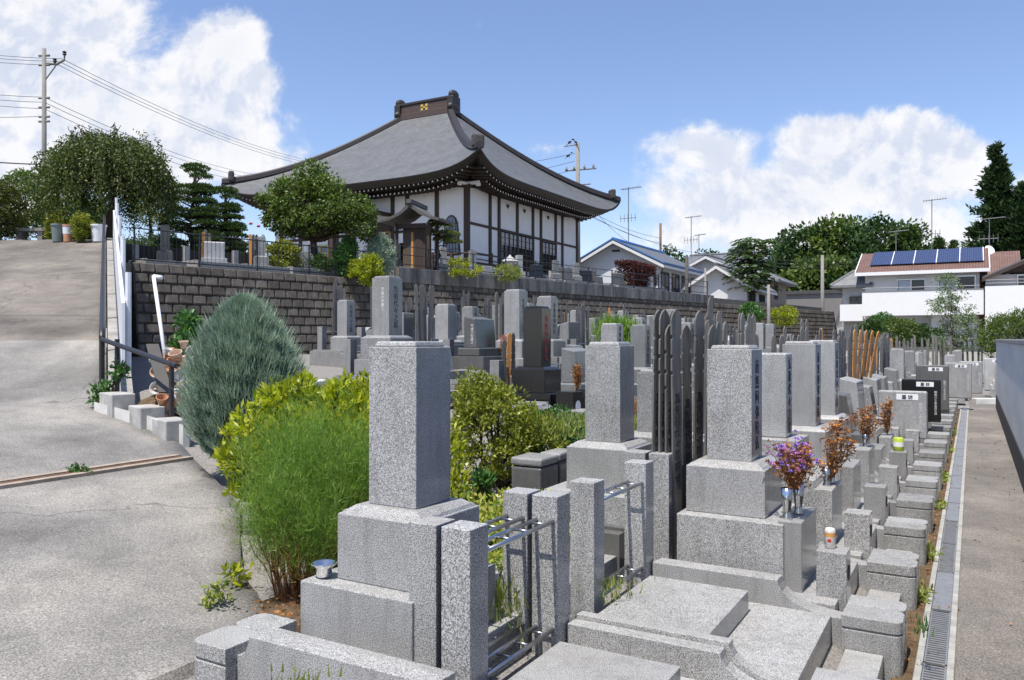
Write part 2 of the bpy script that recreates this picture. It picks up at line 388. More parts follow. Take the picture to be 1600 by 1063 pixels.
# ------------------------------------------------------------------ ground
def interp(x, tab):
    if x <= tab[0][0]: return tab[0][1]
    for (a, za), (b, zb) in zip(tab, tab[1:]):
        if x <= b: return za + (zb - za) * (x - a) / (b - a)
    return tab[-1][1]
PG = [(-25, 1.35), (-12, 1.25), (-9.5, 1.15), (-7.5, 1.02), (-5.5, .74), (-4, .60), (-3.3, .38), (-2.7, .36), (-1.9, .26), (-.8, .16), (-.36, .0), (3, 0)]
PD = [(-30, 1.25), (-9.5, 1.02), (-6.5, .69), (-3.3, .38), (-2.7, .36)]
EDGE = [(-60, 45), (-30, 20.5), (-24, 15.8), (-22.5, 14.7), (-9.1, 5.95), (-6.95, 5.35), (-6.3, 5.0), (-4.9, 4.3), (-3.75, 3.3), (-3.1, 2.95), (-2.75, 2.2), (-2.70, -30)]
def z_drive(x, y):
    q = -SA * x + CA * y; z = interp(x, PD)
    if q > 9.6: z = max(z, 1.0 + (min(q, 24) - 9.6) / 14.4 * 3.8) if x < -7 else z
    return z
def z_grave(x, y): return interp(x, PG)
def y_edge(x): return interp(x, EDGE)
M_DRIVE = m_asphalt('drive_concrete', .235, 85, .42)
M_PATH = m_asphalt('path_asphalt', .19, 75, .25, False)
M_GRAVEL = m_plain('gravel_ground', (.27, .255, .235), .95, .5, 60, bump=1, spec=.1)

def ground():
    xs = [-400, -200, -120, -80, -60, -45] + list(np.arange(-36, -3, .75)) + list(np.arange(-3, -.5, .25)) + [-.40, -.30, 1, 4, 10, 30, 80, 200, 400]
    ys = [-60, -20, -8, -3] + list(np.arange(-1, 60, .75)) + [70, 90, 130, 200, 400]
    V = []; F = []
    for y in ys:
        for x in xs:
            z = z_grave(x, y)
            if x < -2.7 and y < y_edge(x) + .75:
                z = min(z, z_drive(x, y)) - (.06 if x > -8.7 else .3)
            if -.45 < x: z = -.03
            if y > 36: z = min(z, lerp(min(1, (y - 36) / 10), z, .1))
            V.append((x, y, z))
    w = len(xs)
    for j in range(len(ys) - 1):
        for i in range(w - 1): F.append((j * w + i, j * w + i + 1, (j + 1) * w + i + 1, (j + 1) * w + i))
    tag(link('ground', np_mesh('ground', V, F, M_GRAVEL, True)), kind='structure')
    # driveway sheet
    ex = [-70, -60, -50, -42, -36] + list(np.arange(-33, -2.7, .3)) + [-2.72]
    V = []; F = []; T = [0, .25, .6, 1.2, 2, 3, 4, 5.5, 7, 9, 12, 16, 22, 30, 45]
    for x in ex:
        ye = y_edge(x)
        V.append((x, ye, z_drive(x, ye) - 2.0))
        for t in T: V.append((x, ye - t, z_drive(x, ye - t)))
    w = len(T) + 1
    for j in range(len(ex) - 1):
        for i in range(w - 1): F.append((j * w + i, (j + 1) * w + i, (j + 1) * w + i + 1, j * w + i + 1)[::-1])
    tag(link('driveway', np_mesh('driveway', V, F, M_DRIVE)), kind='structure')
    # drain channel across the drive
    mb = MB(); mb.box(-6.58, -6.50, 1.0, 5.0, .60, .705); mb.box(-6.40, -6.32, 1.0, 5.0, .60, .70)
    g = empty('drain_channel', (0, 0, 0), 0, 'rusty narrow drain channel across the lower driveway', 'drain')
    mb.build('kerb_edge', m_plain('drain_edge', (.36, .30, .24), .9, .4, 8), g)
    mb = MB()
    for k in range(100): mb.box(-6.50, -6.40, 1.0 + k * .04, 1.022 + k * .04, .67, .697)
    mb.build('grating', m_plain('rust', (.16, .085, .045), .8, .4, 15), g)
    # path between gutter and wall
    mb = MB(); N = 60
    V = []; F = []
    for j in range(N + 1):
        y = -4 + j * (30 - -4) / N
        V += [(-.09, y, 0.002), (.53 + (max(0, y - 24) * .3), y, 0.002)]
    for j in range(N): F.append((2 * j, 2 * j + 1, 2 * j + 3, 2 * j + 2))
    tag(link('path', np_mesh('path', V, F, M_PATH)), kind='structure')
    tag(MB().box(-.375, -.272, -4, 23.5, -.05, .012).build('soil_strip', M_DIRT), kind='structure')
    gt = empty('gutter', (0, 0, 0), 0, 'pale concrete gutter with steel grating beside the asphalt path', 'gutter')
    rs = random.Random(3); mb = MB(); y = -2.0
    while y < 24:
        a = rs.uniform(-.004, .004); mb.box(-.274, -.238, y, y + .595, -.1, .022 + a); mb.box(-.122, -.086, y, y + .595, -.1, .022 - a); y += .6
    mb.build('gutter_edge', m_plain('gutter_concrete', (.36, .36, .34), .85, .35, 9, bump=.2), gt, .003, 1)
    mb = MB(); mb.box(-.236, -.124, -2, 24, -.1, -.03); mb.build('gutter_bed', m_plain('gutter_dark', (.03, .03, .03), .9), gt)
    mb = MB(); y = 1.0
    while y < 24:
        if int(y / 1.0) % 9 == 6 or y > 8.9: mb.box(-.236, -.124, y + .01, y + .975, -.005, .009)
        else:
            for k in range(26): mb.box(-.236, -.124, y + k * .0375, y + k * .0375 + .017, -.005, .008)
            mb.box(-.236, -.228, y, y + .975, -.01, .011); mb.box(-.132, -.124, y, y + .975, -.01, .011)
        y += 1.0
    mb.build('grating', m_plain('galvanised', (.42, .42, .42), .5, .2, 20, metal=.7), gt)
ground()

# ------------------------------------------------------------------ side wall and far wall
def walls():
    s = NT('wall_render'); n = s.noise(1.4, 7, .7, None, (.35, .35, 1.6)); n2 = s.noise(40, 3, .6)
    s.color(s.mul(s.ramp(n, [(.3, g4(.56, 1, .97)), (.7, g4(.72, 1, .94))]), s.ramp(n2, [(.3, g4(.93)), (.7, g4(1.04))]))); s.rough(.85); s.bump(n2, .15, .004)
    root = empty('boundary_wall', (0, 0, 0), 0, 'long smooth grey wall with dark base beside the asphalt path', 'wall')
    def slab(y0, y1, a, b, z0, z1, name, m, bev=.004):
        P = lambda x, y, z: (x, y, z)
        MB().add([(a[0], y0, z0), (a[1], y0, z0), (b[1], y1, z0), (b[0], y1, z0), (a[0], y0, z1), (a[1], y0, z1), (b[1], y1, z1), (b[0], y1, z1)],
                 [(3, 2, 1, 0), (4, 5, 6, 7), (0, 1, 5, 4), (1, 2, 6, 5), (2, 3, 7, 6), (3, 0, 4, 7)]).build(name, m, root, bev)
    slab(-4, 24.4, (.53, .73), (.53, .73), .36, 1.73, 'wall', s.m)
    slab(-4, 24.4, (.518, .74), (.518, .74), -.1, .36, 'wall_base', m_plain('wall_base', (.022, .022, .024), .8, .4, 4))
    slab(-4, 24.46, (.505, .76), (.505, .76), 1.73, 1.792, 'coping', m_plain('coping', (.30, .30, .31), .8, .2, 6), .008)
    # low cream wall closing the cemetery
    root = empty('cemetery_wall', (0, 0, 0), 0, 'low cream wall with dark coping beyond the last graves', 'wall')
    MB().box(-14, 6, 43, 43.15, 0, 1.30).build('wall', M_BEIGE, root)
    MB().box(-14.05, 6.05, 42.96, 43.19, 1.30, 1.42).build('coping', m_plain('coping_dark', (.12, .12, .13), .8), root)
    tag(MB().box(.10, 1.6, 25.4, 25.7, 0, .16).xf(Matrix.Translation((0, 25.4, 0)) @ Matrix.Rotation(R(28), 4, 'Z') @ Matrix.Translation((0, -25.4, 0))).build('path_kerb', M_CONCW, None, .01), kind='structure')
walls()

# ------------------------------------------------------------------ retaining wall + terrace
WD = Vector((.203, .979, 0)).normalized(); W0 = Vector((-20.4, 14.1, 0)); WN = Vector((WD.y, -WD.x, 0))   # WN towards the graves
def wp(s, off=0, z=0): p = W0 + WD * s + WN * off; p.z = z; return p
def terrace():
    s = NT('block_wall'); v, r = s.rnd_vec(); g = s.N.new('ShaderNodeNewGeometry')
    n = s.noise(3, 6, .7); n2 = s.noise(30, 3, .7)
    c = s.ramp(n, [(.3, (.078, .069, .059, 1)), (.7, (.178, .159, .138, 1))])
    c = s.mul(c, s.ramp(g.outputs['Random Per Island'], [(0, g4(.72)), (1, g4(1.2))])); c = s.mul(c, s.ramp(n2, [(.35, g4(.75)), (.65, g4(1.15))]))
    s.color(c); s.rough(.95); s.bump(n2, .6, .01); s.b.inputs['Specular IOR Level'].default_value = .15
    root = empty('retaining_wall', (0, 0, 0), 0, 'dark brown textured block retaining wall below the temple terrace', 'wall')
    mb = MB(); H = .287; bw = .42; bat = .16; rr = random.Random(2)
    for j in range(11):
        z1 = 3.95 - j * H; z0 = z1 - H + .018; o1 = (3.95 - z1) * bat; o0 = (3.95 - z0) * bat
        s0 = (j % 2) * bw / 2 - .21
        for i in range(int(54 / bw)):
            a = max(0, s0 + i * bw + .006); b = s0 + (i + 1) * bw - .006
            if b < .1: continue
            if b < 14 or i % 1 == 0:
                d = .055 + rr.uniform(-.008, .008); e = .035
                q = [wp(a, o0, z0), wp(b, o0, z0), wp(b, o1, z1), wp(a, o1, z1)]
                t = [wp(a + e, o0 - .0 + d, z0 + .045), wp(b - e, o0 + d, z0 + .045), wp(b - e, o1 + d, z1 - .02), wp(a + e, o1 + d, z1 - .02)]
                mb.add(q + t, [(4, 5, 6, 7), (0, 1, 5, 4), (1, 2, 6, 5), (2, 3, 7, 6), (3, 0, 4, 7)])
    mb.build('blockwork', s.m, root)
    MB().add([wp(0, .0, 3.95), wp(54, 0, 3.95), wp(54, .55, .5), wp(0, .55, .5), wp(0, -.3, 3.95), wp(54, -.3, 3.95), wp(54, -.3, .5), wp(0, -.3, .5)],
             [(0, 1, 2, 3), (4, 5, 6, 7), (0, 4, 5, 1), (3, 2, 6, 7), (0, 3, 7, 4), (1, 5, 6, 2)]).build('backing', m_plain('mortar', (.035, .03, .027), .95), root)
    # plain concrete upper wall
    s = NT('stained_concrete'); n = s.noise(2.0, 6, .75, None, (1, 1, .12)); n2 = s.noise(5, 5, .7)
    c = s.mul(s.ramp(n, [(.36, (.055, .053, .05, 1)), (.5, (.15, .145, .135, 1)), (.64, (.25, .245, .23, 1))]), s.ramp(n2, [(.3, g4(.8)), (.7, g4(1.1))]))
    s.color(c); s.rough(.95)
    r2 = empty('parapet_wall', (0, 0, 0), 0, 'streaked grey concrete wall standing on top of the block wall', 'wall')
    MB().add([wp(9.6, .12, 3.9), wp(34, .12, 3.9), wp(34, -.2, 3.9), wp(9.6, -.2, 3.9), wp(9.6, .12, 4.46), wp(34, .12, 4.40), wp(34, -.2, 4.40), wp(9.6, -.2, 4.46)],
             [(3, 2, 1, 0), (4, 5, 6, 7), (0, 1, 5, 4), (1, 2, 6, 5), (2, 3, 7, 6), (3, 0, 4, 7)]).build('wall', s.m, r2, .01)
    # terrace sheet
    V = [wp(-.5, -.02, 3.93), wp(9.7, -.02, 3.93), wp(9.7, -.19, 4.3), wp(34, -.19, 4.3), wp(52, -.19, 4.2), Vector((-25, 95, 4.2)), Vector((-90, 95, 4.4)), Vector((-60, 47, 4.4)), Vector((-30, 22.3, 4.3)), Vector((-24.5, 17.3, 4.1)), Vector((-21.6, 14.9, 3.93))]
    n = len(V); mb = MB(); mb.add(V + [Vector((p.x, p.y, .5)) for p in V], [tuple(range(n))] + [(i, i + n, (i + 1) % n + n, (i + 1) % n) for i in range(n)])
    tag(mb.build('terrace_ground', m_plain('terrace_soil', (.20, .18, .15), .95, .4, 5, bump=.4)), kind='structure')
    # step wall behind first terrace plots
    r3 = empty('low_wall', (0, 0, 0), 0, 'low dark block wall behind the terrace graves beneath the pine', 'wall')
    MB().add([wp(-.6, -2.6, 3.9), wp(10, -2.6, 3.9), wp(10, -2.8, 3.9), wp(-.6, -2.8, 3.9), wp(-.6, -2.6, 4.75), wp(10, -2.6, 4.75), wp(10, -2.8, 4.75), wp(-.6, -2.8, 4.75)],
             [(3, 2, 1, 0), (4, 5, 6, 7), (0, 1, 5, 4), (1, 2, 6, 5), (2, 3, 7, 6), (3, 0, 4, 7)]).build('wall', m_plain('dark_block', (.05, .045, .04), .9, .3, 5), r3)
    # fences
    def fence(s0, s1, z0a, z0b, h, step, bars, label, off):
        r = empty('metal_fence', (0, 0, 0), 0, label, 'fence')
        n = max(1, round((s1 - s0) / 2.0))
        for i in range(n + 1):
            t = i / n; s = lerp(t, s0, s1); z = lerp(t, z0a, z0b)
            MB().tube([wp(s, off, z - .1), wp(s, off, z + h + .04)], .028, 6).build('post', M_BLACKP, r)
        mb = MB()
        for hh in ((.12, h) if bars else (.15, .5, h)):
            mb.tube([wp(s0, off, z0a + hh), wp(s1, off, z0b + hh)], .02 if bars else .017, 5)
        if bars:
            k = int((s1 - s0) / bars)
            for i in range(k):
                t = i / k; s = lerp(t, s0, s1); z = lerp(t, z0a, z0b); mb.tube([wp(s, off, z + .12), wp(s, off, z + h)], .008, 4, False)
        mb.build('railing', M_BLACKP, r)
    fence(.1, 9.7, 3.93, 3.93, 1.0, 2, .135, 'black metal bar fence along the top of the block wall', -.08)
    fence(9.7, 33.5, 4.45, 4.38, .82, 2, 0, 'thin black rail fence on the streaked concrete wall', -.04)
terrace()

# ------------------------------------------------------------------ graves
YK = lambda k: 2.33 + 1.2 * k
def cached(fn):
    c = {}
    def f(*a):
        if a not in c: c[a] = fn(*a)
        return c[a]
    return f
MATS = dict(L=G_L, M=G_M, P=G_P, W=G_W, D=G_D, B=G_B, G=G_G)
MNAME = dict(L='light grey', M='mid grey', P='coarse speckled grey', W='pale white', D='dark grey', B='black polished', G='greenish grey')

@cached
def grave_parts(kind, m, w, h, hp):
    """local coordinates, +x is the front, origin on the ground under the stone; hp = plinth height"""
    M = MATS[m]; P = []
    if kind == 'tall':
        pw = w * .87
        P.append(('plinth', MB().box(-pw - .03, pw + .13, -pw - .1, pw + .1, -.05, hp).mesh('plinth', M, .006)))
        z1 = hp + .30
        P.append(('pedestal', MB().box(-pw, pw, -pw, pw, hp, z1).mesh('pedestal', M, .006)))
        mb = MB(); mb.frus(-pw + .012, pw - .012, -pw + .012, pw - .012, z1, z1 + .014, .012).frus(-pw + .03, pw - .03, -pw + .03, pw - .03, z1 + .014, z1 + .034, .03)
        P.append(('moulding', mb.mesh('moulding', M)))
        z2 = z1 + .034; P.append(('column', MB().box(-w / 2, w / 2, -w / 2, w / 2, z2, z2 + h).mesh('column', M, .004)))
        mb = MB(); i = w * .06; mb.frus(-w / 2 + i, w / 2 - i, -w / 2 + i, w / 2 - i, z2 + h, z2 + h + .026, .008)
        P.append(('cap', mb.mesh('cap', M, .008)))
        return P, z2 + h
    if kind == 'plain':   # coarse column without raised cap
        P.append(('plinth', MB().box(-.27, .36, -.34, .34, -.05, hp).mesh('plinth', M, .006)))
        P.append(('pedestal', MB().box(-.23, .23, -.23, .23, hp, hp + .27).mesh('pedestal', M, .006)))
        P.append(('column', MB().box(-w / 2, w / 2, -w / 2, w / 2, hp + .27, hp + .27 + h).mesh('column', M, .012)))
        return P, hp + .27 + h
    if kind == 'wide':    # western style: wide low stone with sloping top
        P.append(('plinth', MB().box(-.27, .34, -.44, .44, -.05, hp).mesh('plinth', M, .006)))
        P.append(('pedestal', MB().box(-.20, .22, -.38, .38, hp, hp + .14).mesh('pedestal', M, .02)))
        z = hp + .14
        mb = MB().ext([(-.12, -.31, z), (.13, -.31, z), (.09, -.31, z + h - .05), (-.12, -.31, z + h)], (0, .62, 0))
        P.append(('stone', mb.mesh('stone', M, .012)))
        return P, z + h
    if kind == 'slant':   # low slanted block
        P.append(('plinth', MB().box(-.22, .3, -.36, .36, -.05, hp).mesh('plinth', M, .006)))
        P.append(('stone', MB().ext([(-.15, -.2, hp), (.17, -.2, hp), (.10, -.2, hp + h - .03), (-.12, -.2, hp + h)], (0, .4, 0)).mesh('stone', M, .01)))
        return P, hp + h
    if kind == 'round':   # wide with arched top
        P.append(('plinth', MB().box(-.25, .34, -.42, .42, -.05, hp).mesh('plinth', M, .006)))
        pts = [(0, -.3, hp)] + [(0, -.3 + .6 * i / 10, hp + h - .16 + .16 * math.sin(math.pi * (i / 10)) ** .6) for i in range(11)] + [(0, .3, hp)]
        P.append(('stone', MB().ext([(-.1, y, z) for _, y, z in pts], (.2, 0, 0)).mesh('stone', M, .008)))
        return P, hp + h
def grave(X, Y, z, f, label, kind='tall', m='L', w=.28, h=.70, hp=.36, group=None, front=True, write_=None, tilt=0):
    r = empty('gravestone', (X, Y, z), (0 if f > 0 else math.pi) + tilt + rg.uniform(-.012, .012), label, 'gravestone', group)
    r.rotation_euler[0] = rg.uniform(-.006, .006)
    P, top = grave_parts(kind, m, w, h, hp)
    for n, me in P: link(n, me, r)
    if write_:
        txt, size, ink, face = write_
        d = {'tall': w / 2, 'plain': w / 2, 'wide': .115, 'slant': .14, 'round': .1}[kind] + .0012
        if face == '+x': write(r, txt, size, ink, (d, 0, top - h / 2 - .01), '+x' , kind in ('tall', 'plain'))
        else: write(r, txt, size, ink, (-.02, -d, top - h / 2), '-y')
    return r, top

# plots (kerb, end post, inner slabs)
def plot_parts(xb, xk, x0, x1, zt, zp, zg, m, slab, lip=True):
    """xb back .. xk end of the level kerb, x0..x1 post; zt kerb top, zp post top, zg ground at the post"""
    M = MATS[m]; P = []
    cur = [(xk + (x0 - xk) * (1 - math.cos(a)), 0, zp - .02 + (zt - zp + .02) * (1 - math.sin(a))) for a in np.linspace(0, math.pi / 2, 9)]
    P.append(('kerb', MB().ext([(xb, 0, zg - .05), (xb, 0, zt - .022), (xk, 0, zt - .022)] + [(a, 0, b - .022) for a, _, b in cur[1:]] + [(x0, 0, zg - .05)], (0, .085, 0)).mesh('kerb', M, .004)))
    if not lip: P.append(('inner_kerb', MB().ext([(xb, .087, zg - .05), (xb, .087, zt - .024), (xk, .087, zt - .024)] + [(a, .087, b - .024) for a, _, b in cur[1:-1]] + [(x0, .087, zp - .05), (x0, .087, zg - .05)], (0, .05, 0)).mesh('inner_kerb', M, .004)))
    else: P.append(('inner_kerb', MB().ext([(xb, .087, zg - .05), (xb, .087, zt), (xk + .02, .087, zt)] + [(a + .015, .087, b) for a, _, b in cur[1:-1]] + [(x0, .087, zp - .02), (x0, .087, zg - .05)], (0, .06, 0)).mesh('inner_kerb', M, .004)))
    def post(ya, yb):
        mb = MB(); n = 5; c = .05
        def prof(i):
            pts = [(x0, ya + i), (x1 - c, ya + i)] + [(x1 - c + (c - i) * math.sin(q), ya + c - (c - i) * math.cos(q)) for q in np.linspace(.2, math.pi / 2, n)] + \
                  [(x1 - c + (c - i) * math.cos(q), yb - c + (c - i) * math.sin(q)) for q in np.linspace(0, math.pi / 2, n)] + [(x0, yb - i)]
            return pts
        for (za, zb, i) in ((zg - .1, zp - .075, .0), (zp - .075, zp - .065, .008), (zp - .065, zp, 0)):
            mb.ext([(x, y, za) for x, y in prof(i)], (0, 0, zb - za))
        return mb.mesh('end_post', M, .004)
    P.append(('end_post', post(-.06, .155)))
    P.append(('end_post', post(.16, .34)))
    xs = max(xb, -.35); P.append(('floor_slab', MB().box(xs + .02, x0 - .06, .15, 1.2, zg - .05, zt - .16).mesh('floor_slab', M, .004)))
    P.append(('threshold', MB().box(x0 + .02, x1 - .09, .345, 1.135, zg - .05, zg + .12).mesh('threshold', M, .004)))
    if slab: P.append(('cover_slab', MB().box(xs + .05, xk - .12, .2, 1.02, zt - .16, zt - .04).mesh('cover_slab', M, .004)))
    return P
def plot(X, Y, z, f, P, label, group):
    r = empty('grave_plot', (X, Y, z), 0, label, 'grave plot', group)
    r.scale = (f, 1, 1)
    for n, me in P: link(n, me, r)
    return r

# tablet racks
@cached
def rack_parts(m):
    M = MATS[m]; P = []
    for y in (.34, 1.11): P.append(('pillar', MB().box(-.07, .07, y, y + .14, -.1, 1.04).mesh('pillar', M, .004)))
    for z in (.92, .40):
        mb = MB()
        for x in (-.046, .046): mb.tube([(x, .47, z), (x, 1.12, z)], .0105, 8)
        for y in (.56, .72, .88, 1.04): mb.tube([(-.046, y, z), (.046, y, z)], .006, 6)
        P.append(('rail', mb.mesh('rail', M_STEEL, smooth=True)))
    return P
def rack(X, Y, z, label, m='P', group='stone pillar racks for wooden tablets', hs=1):
    r = empty('tablet_rack', (X, Y, z), 0, label, 'tablet rack', group); r.scale = (1, 1, hs)
    for n, me in rack_parts(m): link(n, me, r)
    return r
# wooden grave tablets
@cached
def toba_mesh(H, W, mi, seed):
    rs = random.Random(seed); z = H; pts = []
    w = W / 2
    prof = [(0, 0), (.35, -.012), (.75, -.035), (1, -.07), (1, -.17), (.72, -.178), (.72, -.195), (1, -.203), (1, -.30), (.72, -.308), (.72, -.325), (1, -.333), (1, -.41), (.74, -.418), (.74, -.433), (.97, -.44)]
    R_ = [(a * w, H + b * min(1, H / 1.4)) for a, b in prof] + [(.92 * w, 0)]
    Lf = [(-a, b) for a, b in R_[::-1]][:-1]
    mb = MB().ext([(-.006, y, zz) for y, zz in R_ + Lf], (.012, 0, 0))
    return mb.mesh('tablet', (M_TOBA, M_TOBA2, M_TOBAN)[mi])
n_toba = 0
def toba(X, Y, z, H, mi, label, group, lean=(0, 0), rz=0, W=.1, ink=None):
    global n_toba; n_toba += 1
    o = link('grave_tablet', toba_mesh(round(H, 1), W, mi, 0), None, (X, Y, z)); o.rotation_euler = (lean[0], lean[1], rz)
    tag(o, label, 'grave tablet', group)
    if ink:
        for s, fc in ((.0075, '+x'),):
            write(o, '爲先祖代々菩提也', .075, ink, (s, 0, H * .52), fc)
    return o
TN = ['dark weathered', 'grey weathered', 'orange brown new']
def cluster(X, Y, z, n, H, mis, where, spread=.5, rs=random, lean=.03, W=.1, ink=None):
    ds = []
    for i in range(n):
        y = Y + (i + .5) / n * spread - spread / 2; mi = mis[i % len(mis)]
        lab = f'{TN[mi]} grave tablet, {ORD[i]} {where}'
        toba(X + rs.uniform(-.045, .045), y, z, H + rs.choice((-.1, 0, 0, .1)), mi, lab, 'wooden grave tablets in the racks', (rs.uniform(-lean, lean), rs.uniform(-lean, lean)), rs.uniform(-.65, -.25), W, ink)

SANZ = '先祖代々之墓'; NAMU = '南無阿弥陀仏'
rg = random.Random(11)
# rows back to back: B faces the path, A faces the driveway
PB = {True: plot_parts(-.35, .40, .75, 1.05, .43, .30, 0, 'L', True), False: plot_parts(-.35, .40, .75, 1.05, .43, .30, 0, 'L', False)}
PBM = plot_parts(-.35, .40, .75, 1.05, .44, .30, 0, 'M', False, False); PBL = plot_parts(-.35, .40, .75, 1.05, .44, .30, 0, 'L', False, False)
NEARN = ['first', 'second', 'third']
for k in range(0, 18):
    nm = ORD[k]
    sp = PB[True] if k < 2 else (PBM if k % 3 == 2 and k > 2 else PBL)
    plot(-1.37, YK(k), 0, 1, sp, (f'empty granite plot with flat cover slab, {nm} from the camera beside the path' if k < 2 else
         f'kerbed granite plot with lidded posts facing the path, {nm} from the camera'), 'plots facing the path')
SPB = {2: ('tall', 'L', .29, .72, .38), 3: ('plain', 'P', .24, .66, .46), 4: ('tall', 'L', .29, .74, .38), 5: ('tall', 'P', .28, .75, .38),
       6: ('slant', 'D', 0, .46, .42), 7: ('wide', 'L', 0, .50, .36), 8: ('slant', 'M', 0, .45, .40), 9: ('wide', 'L', 0, .48, .3), 10: ('wide', 'M', 0, .46, .3),
       11: ('slant', 'L', 0, .4, .34), 12: ('wide', 'M', 0, .5, .3), 13: ('tall', 'L', .26, .6, .34), 14: ('wide', 'D', 0, .5, .3), 15: ('slant', 'M', 0, .45, .3), 16: ('tall', 'M', .26, .55, .3), 17: ('wide', 'L', 0, .5, .3)}
KD = dict(tall='capped column gravestone', plain='plain column gravestone', wide='wide low gravestone', slant='small slanted gravestone', round='arched gravestone')
for k, (kind, m, w, h, hp) in SPB.items():
    grave(-1.37, YK(k) + .615, .30, 1, f'{MNAME[m]} {KD[kind]}, {ORD[k-2]} in the row facing the path', kind, m, w, h, hp, 'gravestones facing the path',
          write_=(SANZ if k % 2 else NAMU, .1, M_INKD, '+x') if kind in ('tall', 'plain') else None)
# vase blocks, small offering posts in row B
def vase_block(X, Y, z, m, label, h=.42, hole=True, grp='vase stones of the row facing the path'):
    r = empty('vase_stone', (X, Y, z), 0, label, 'vase stone', grp)
    MB().box(-.07, .07, -.22, .28, 0, h).build('block', MATS[m], r, .006)
    return r
def metal_vase(X, Y, z, label, h=.16, r=.032, grp=None):
    MBB = MB().lathe([(r * .8, 0), (r * .85, .01), (r * .62, .03), (r * .62, .05), (r * .8, h * .6), (r, h), (r * .93, h), (r * .7, h * .6), (.004, h * .55)], n=14)
    return tag(link('metal_vase', MBB.mesh('metal_vase', M_STEELP, smooth=True), None, (X, Y, z)), label, 'vase', grp)
for k in range(2, 14):
    m = 'LMLPM'[k % 5]
    vase_block(-.955, YK(k) + .50, .27, 'M' if k == 2 else m, f'granite vase stone before the {ORD[k-2]} gravestone facing the path', .43 if k < 6 else .30)
    r = empty('offering_stone', (-.72, YK(k) + .36, .27), 0, f'small granite offering post, {ORD[k-2]} from the camera beside the path', 'offering stone', 'offering posts of the row facing the path')
    MB().box(-.085, .085, -.085, .085, -.1, .28).build('block', MATS[m], r, .006)
    MB().lathe([(.045, 0), (.045, .003)], n=16).xf(Matrix.Translation((.0855, 0, .15)) @ Matrix.Rotation(R(90), 4, 'Y')).build('crest', M_INKD, r)
# row A
PA = plot_parts(-.34, .31, .38, .60, .59, .53, .15, 'L', False, False); PA0 = plot_parts(-.62, .31, .38, .60, .60, .53, .05, 'L', False, False)
PAD = plot_parts(-.34, .22, .32, .60, .59, .53, .15, 'D', False)
for k in range(0, 17):
    plot(-2.27, YK(k) - .02, 0, -1, PAD if k == 2 else (PA0 if k == 0 else PA), f'kerbed {"dark grey" if k == 2 else "granite"} plot facing the driveway, {ORD[k]} from the camera', 'plots facing the driveway')
SPA = {0: ('tall', 'L', .27, .72, .33), 2: ('tall', 'L', .27, .68, .36), 3: ('tall', 'M', .26, .5, .3), 4: ('wide', 'M', 0, .5, .3), 5: ('slant', 'D', 0, .5, .4), 6: ('wide', 'L', 0, .5, .3), 7: ('tall', 'G', .27, .62, .33),
       8: ('wide', 'D', 0, .5, .3), 9: ('tall', 'L', .26, .55, .3), 10: ('wide', 'M', 0, .45, .3), 11: ('tall', 'M', .27, .6, .3), 12: ('wide', 'L', 0, .5, .3), 14: ('tall', 'L', .26, .5, .3), 15: ('wide', 'D', 0, .5, .3)}
for i, (k, (kind, m, w, h, hp)) in enumerate(SPA.items()):
    X = -2.27 if k < 3 else -2.35
    grave(X, YK(k) + (.66 if k == 0 else .63), .38, -1, f'{MNAME[m]} {KD[kind]}, {ORD[i]} in the row facing the driveway', kind, m, w, h, hp, 'gravestones facing the driveway')
tag(MB().lathe([(.028, 0), (.036, .01), (.038, .045), (.058, .062), (.060, .068), (.052, .066), (.03, .04), (.002, .035)], n=20).build('incense_bowl', M_STEELP, None, smooth=True), 'shiny steel bowl on the plinth of the first gravestone', 'bowl').location = (-2.57, 2.74, .712)
for k in range(0, 17):
    rack(-1.80, YK(k), 0, f'granite pillars joined by steel rails, {ORD[k]} pair behind plots facing the path')
    if k not in (1,):
        rack(-1.965, YK(k), 0, f'granite pillars joined by steel rails, {ORD[k]} pair behind plots facing the driveway')
# tablets along the double row
for i in range(4): toba(-1.86 + .048 * i, 5.17 + .012 * i, .2, (1.8, 1.8, 1.7, 1.8)[i], 0, f'dark weathered grave tablet, {ORD[i]} of four standing tall beside the coarse granite pillars', 'wooden grave tablets in the racks', (.012 * (i - 1.5), .004), -.25, .115, M_INKL if 0 else M_INKD)
for i in range(4): toba(-1.775 + .05 * i, 5.44 + .03 * i, .2, (1.8, 1.7, 1.8, 1.7)[i], 0, f'dark weathered grave tablet, {ORD[i]} of four behind the first column facing the path', 'wooden grave tablets in the racks', (.01, .025 * (i - 1.2)), -.3, .11, M_INKD)
for k in range(3, 17):
    n = rg.choice((7, 8, 9)); mis = rg.choice([(0,), (0, 1), (1, 0, 0), (0, 0, 0, 2), (1,)]); H = rg.choice((1.6, 1.7)) + .1
    cluster(-1.82 + rg.uniform(-.06, .06), YK(k) + .78, .25, n, H - .012 * k, mis, f'in the {ORD[k]} rack behind the path row', .78, rg, .02, .06)
for i in range(5):
    y = 13.6; toba(-1.62 + .025 * i, y + .07 * i - .2, .45, 1.5, 2, f'orange new wooden tablet leaning in a bundle, {ORD[i]} from the camera', 'leaning new tablets', (0, R(1.5 + 2.3 * i)), -.4, .075)
for i in range(2): toba(-1.72 - .05 * i, 13.3 + .1 * i, .35, 1.45, 0, f'dark wooden tablet leaning against the orange bundle, {ORD[i]}', 'leaning dark tablets', (0, R(11)), .2, .075)

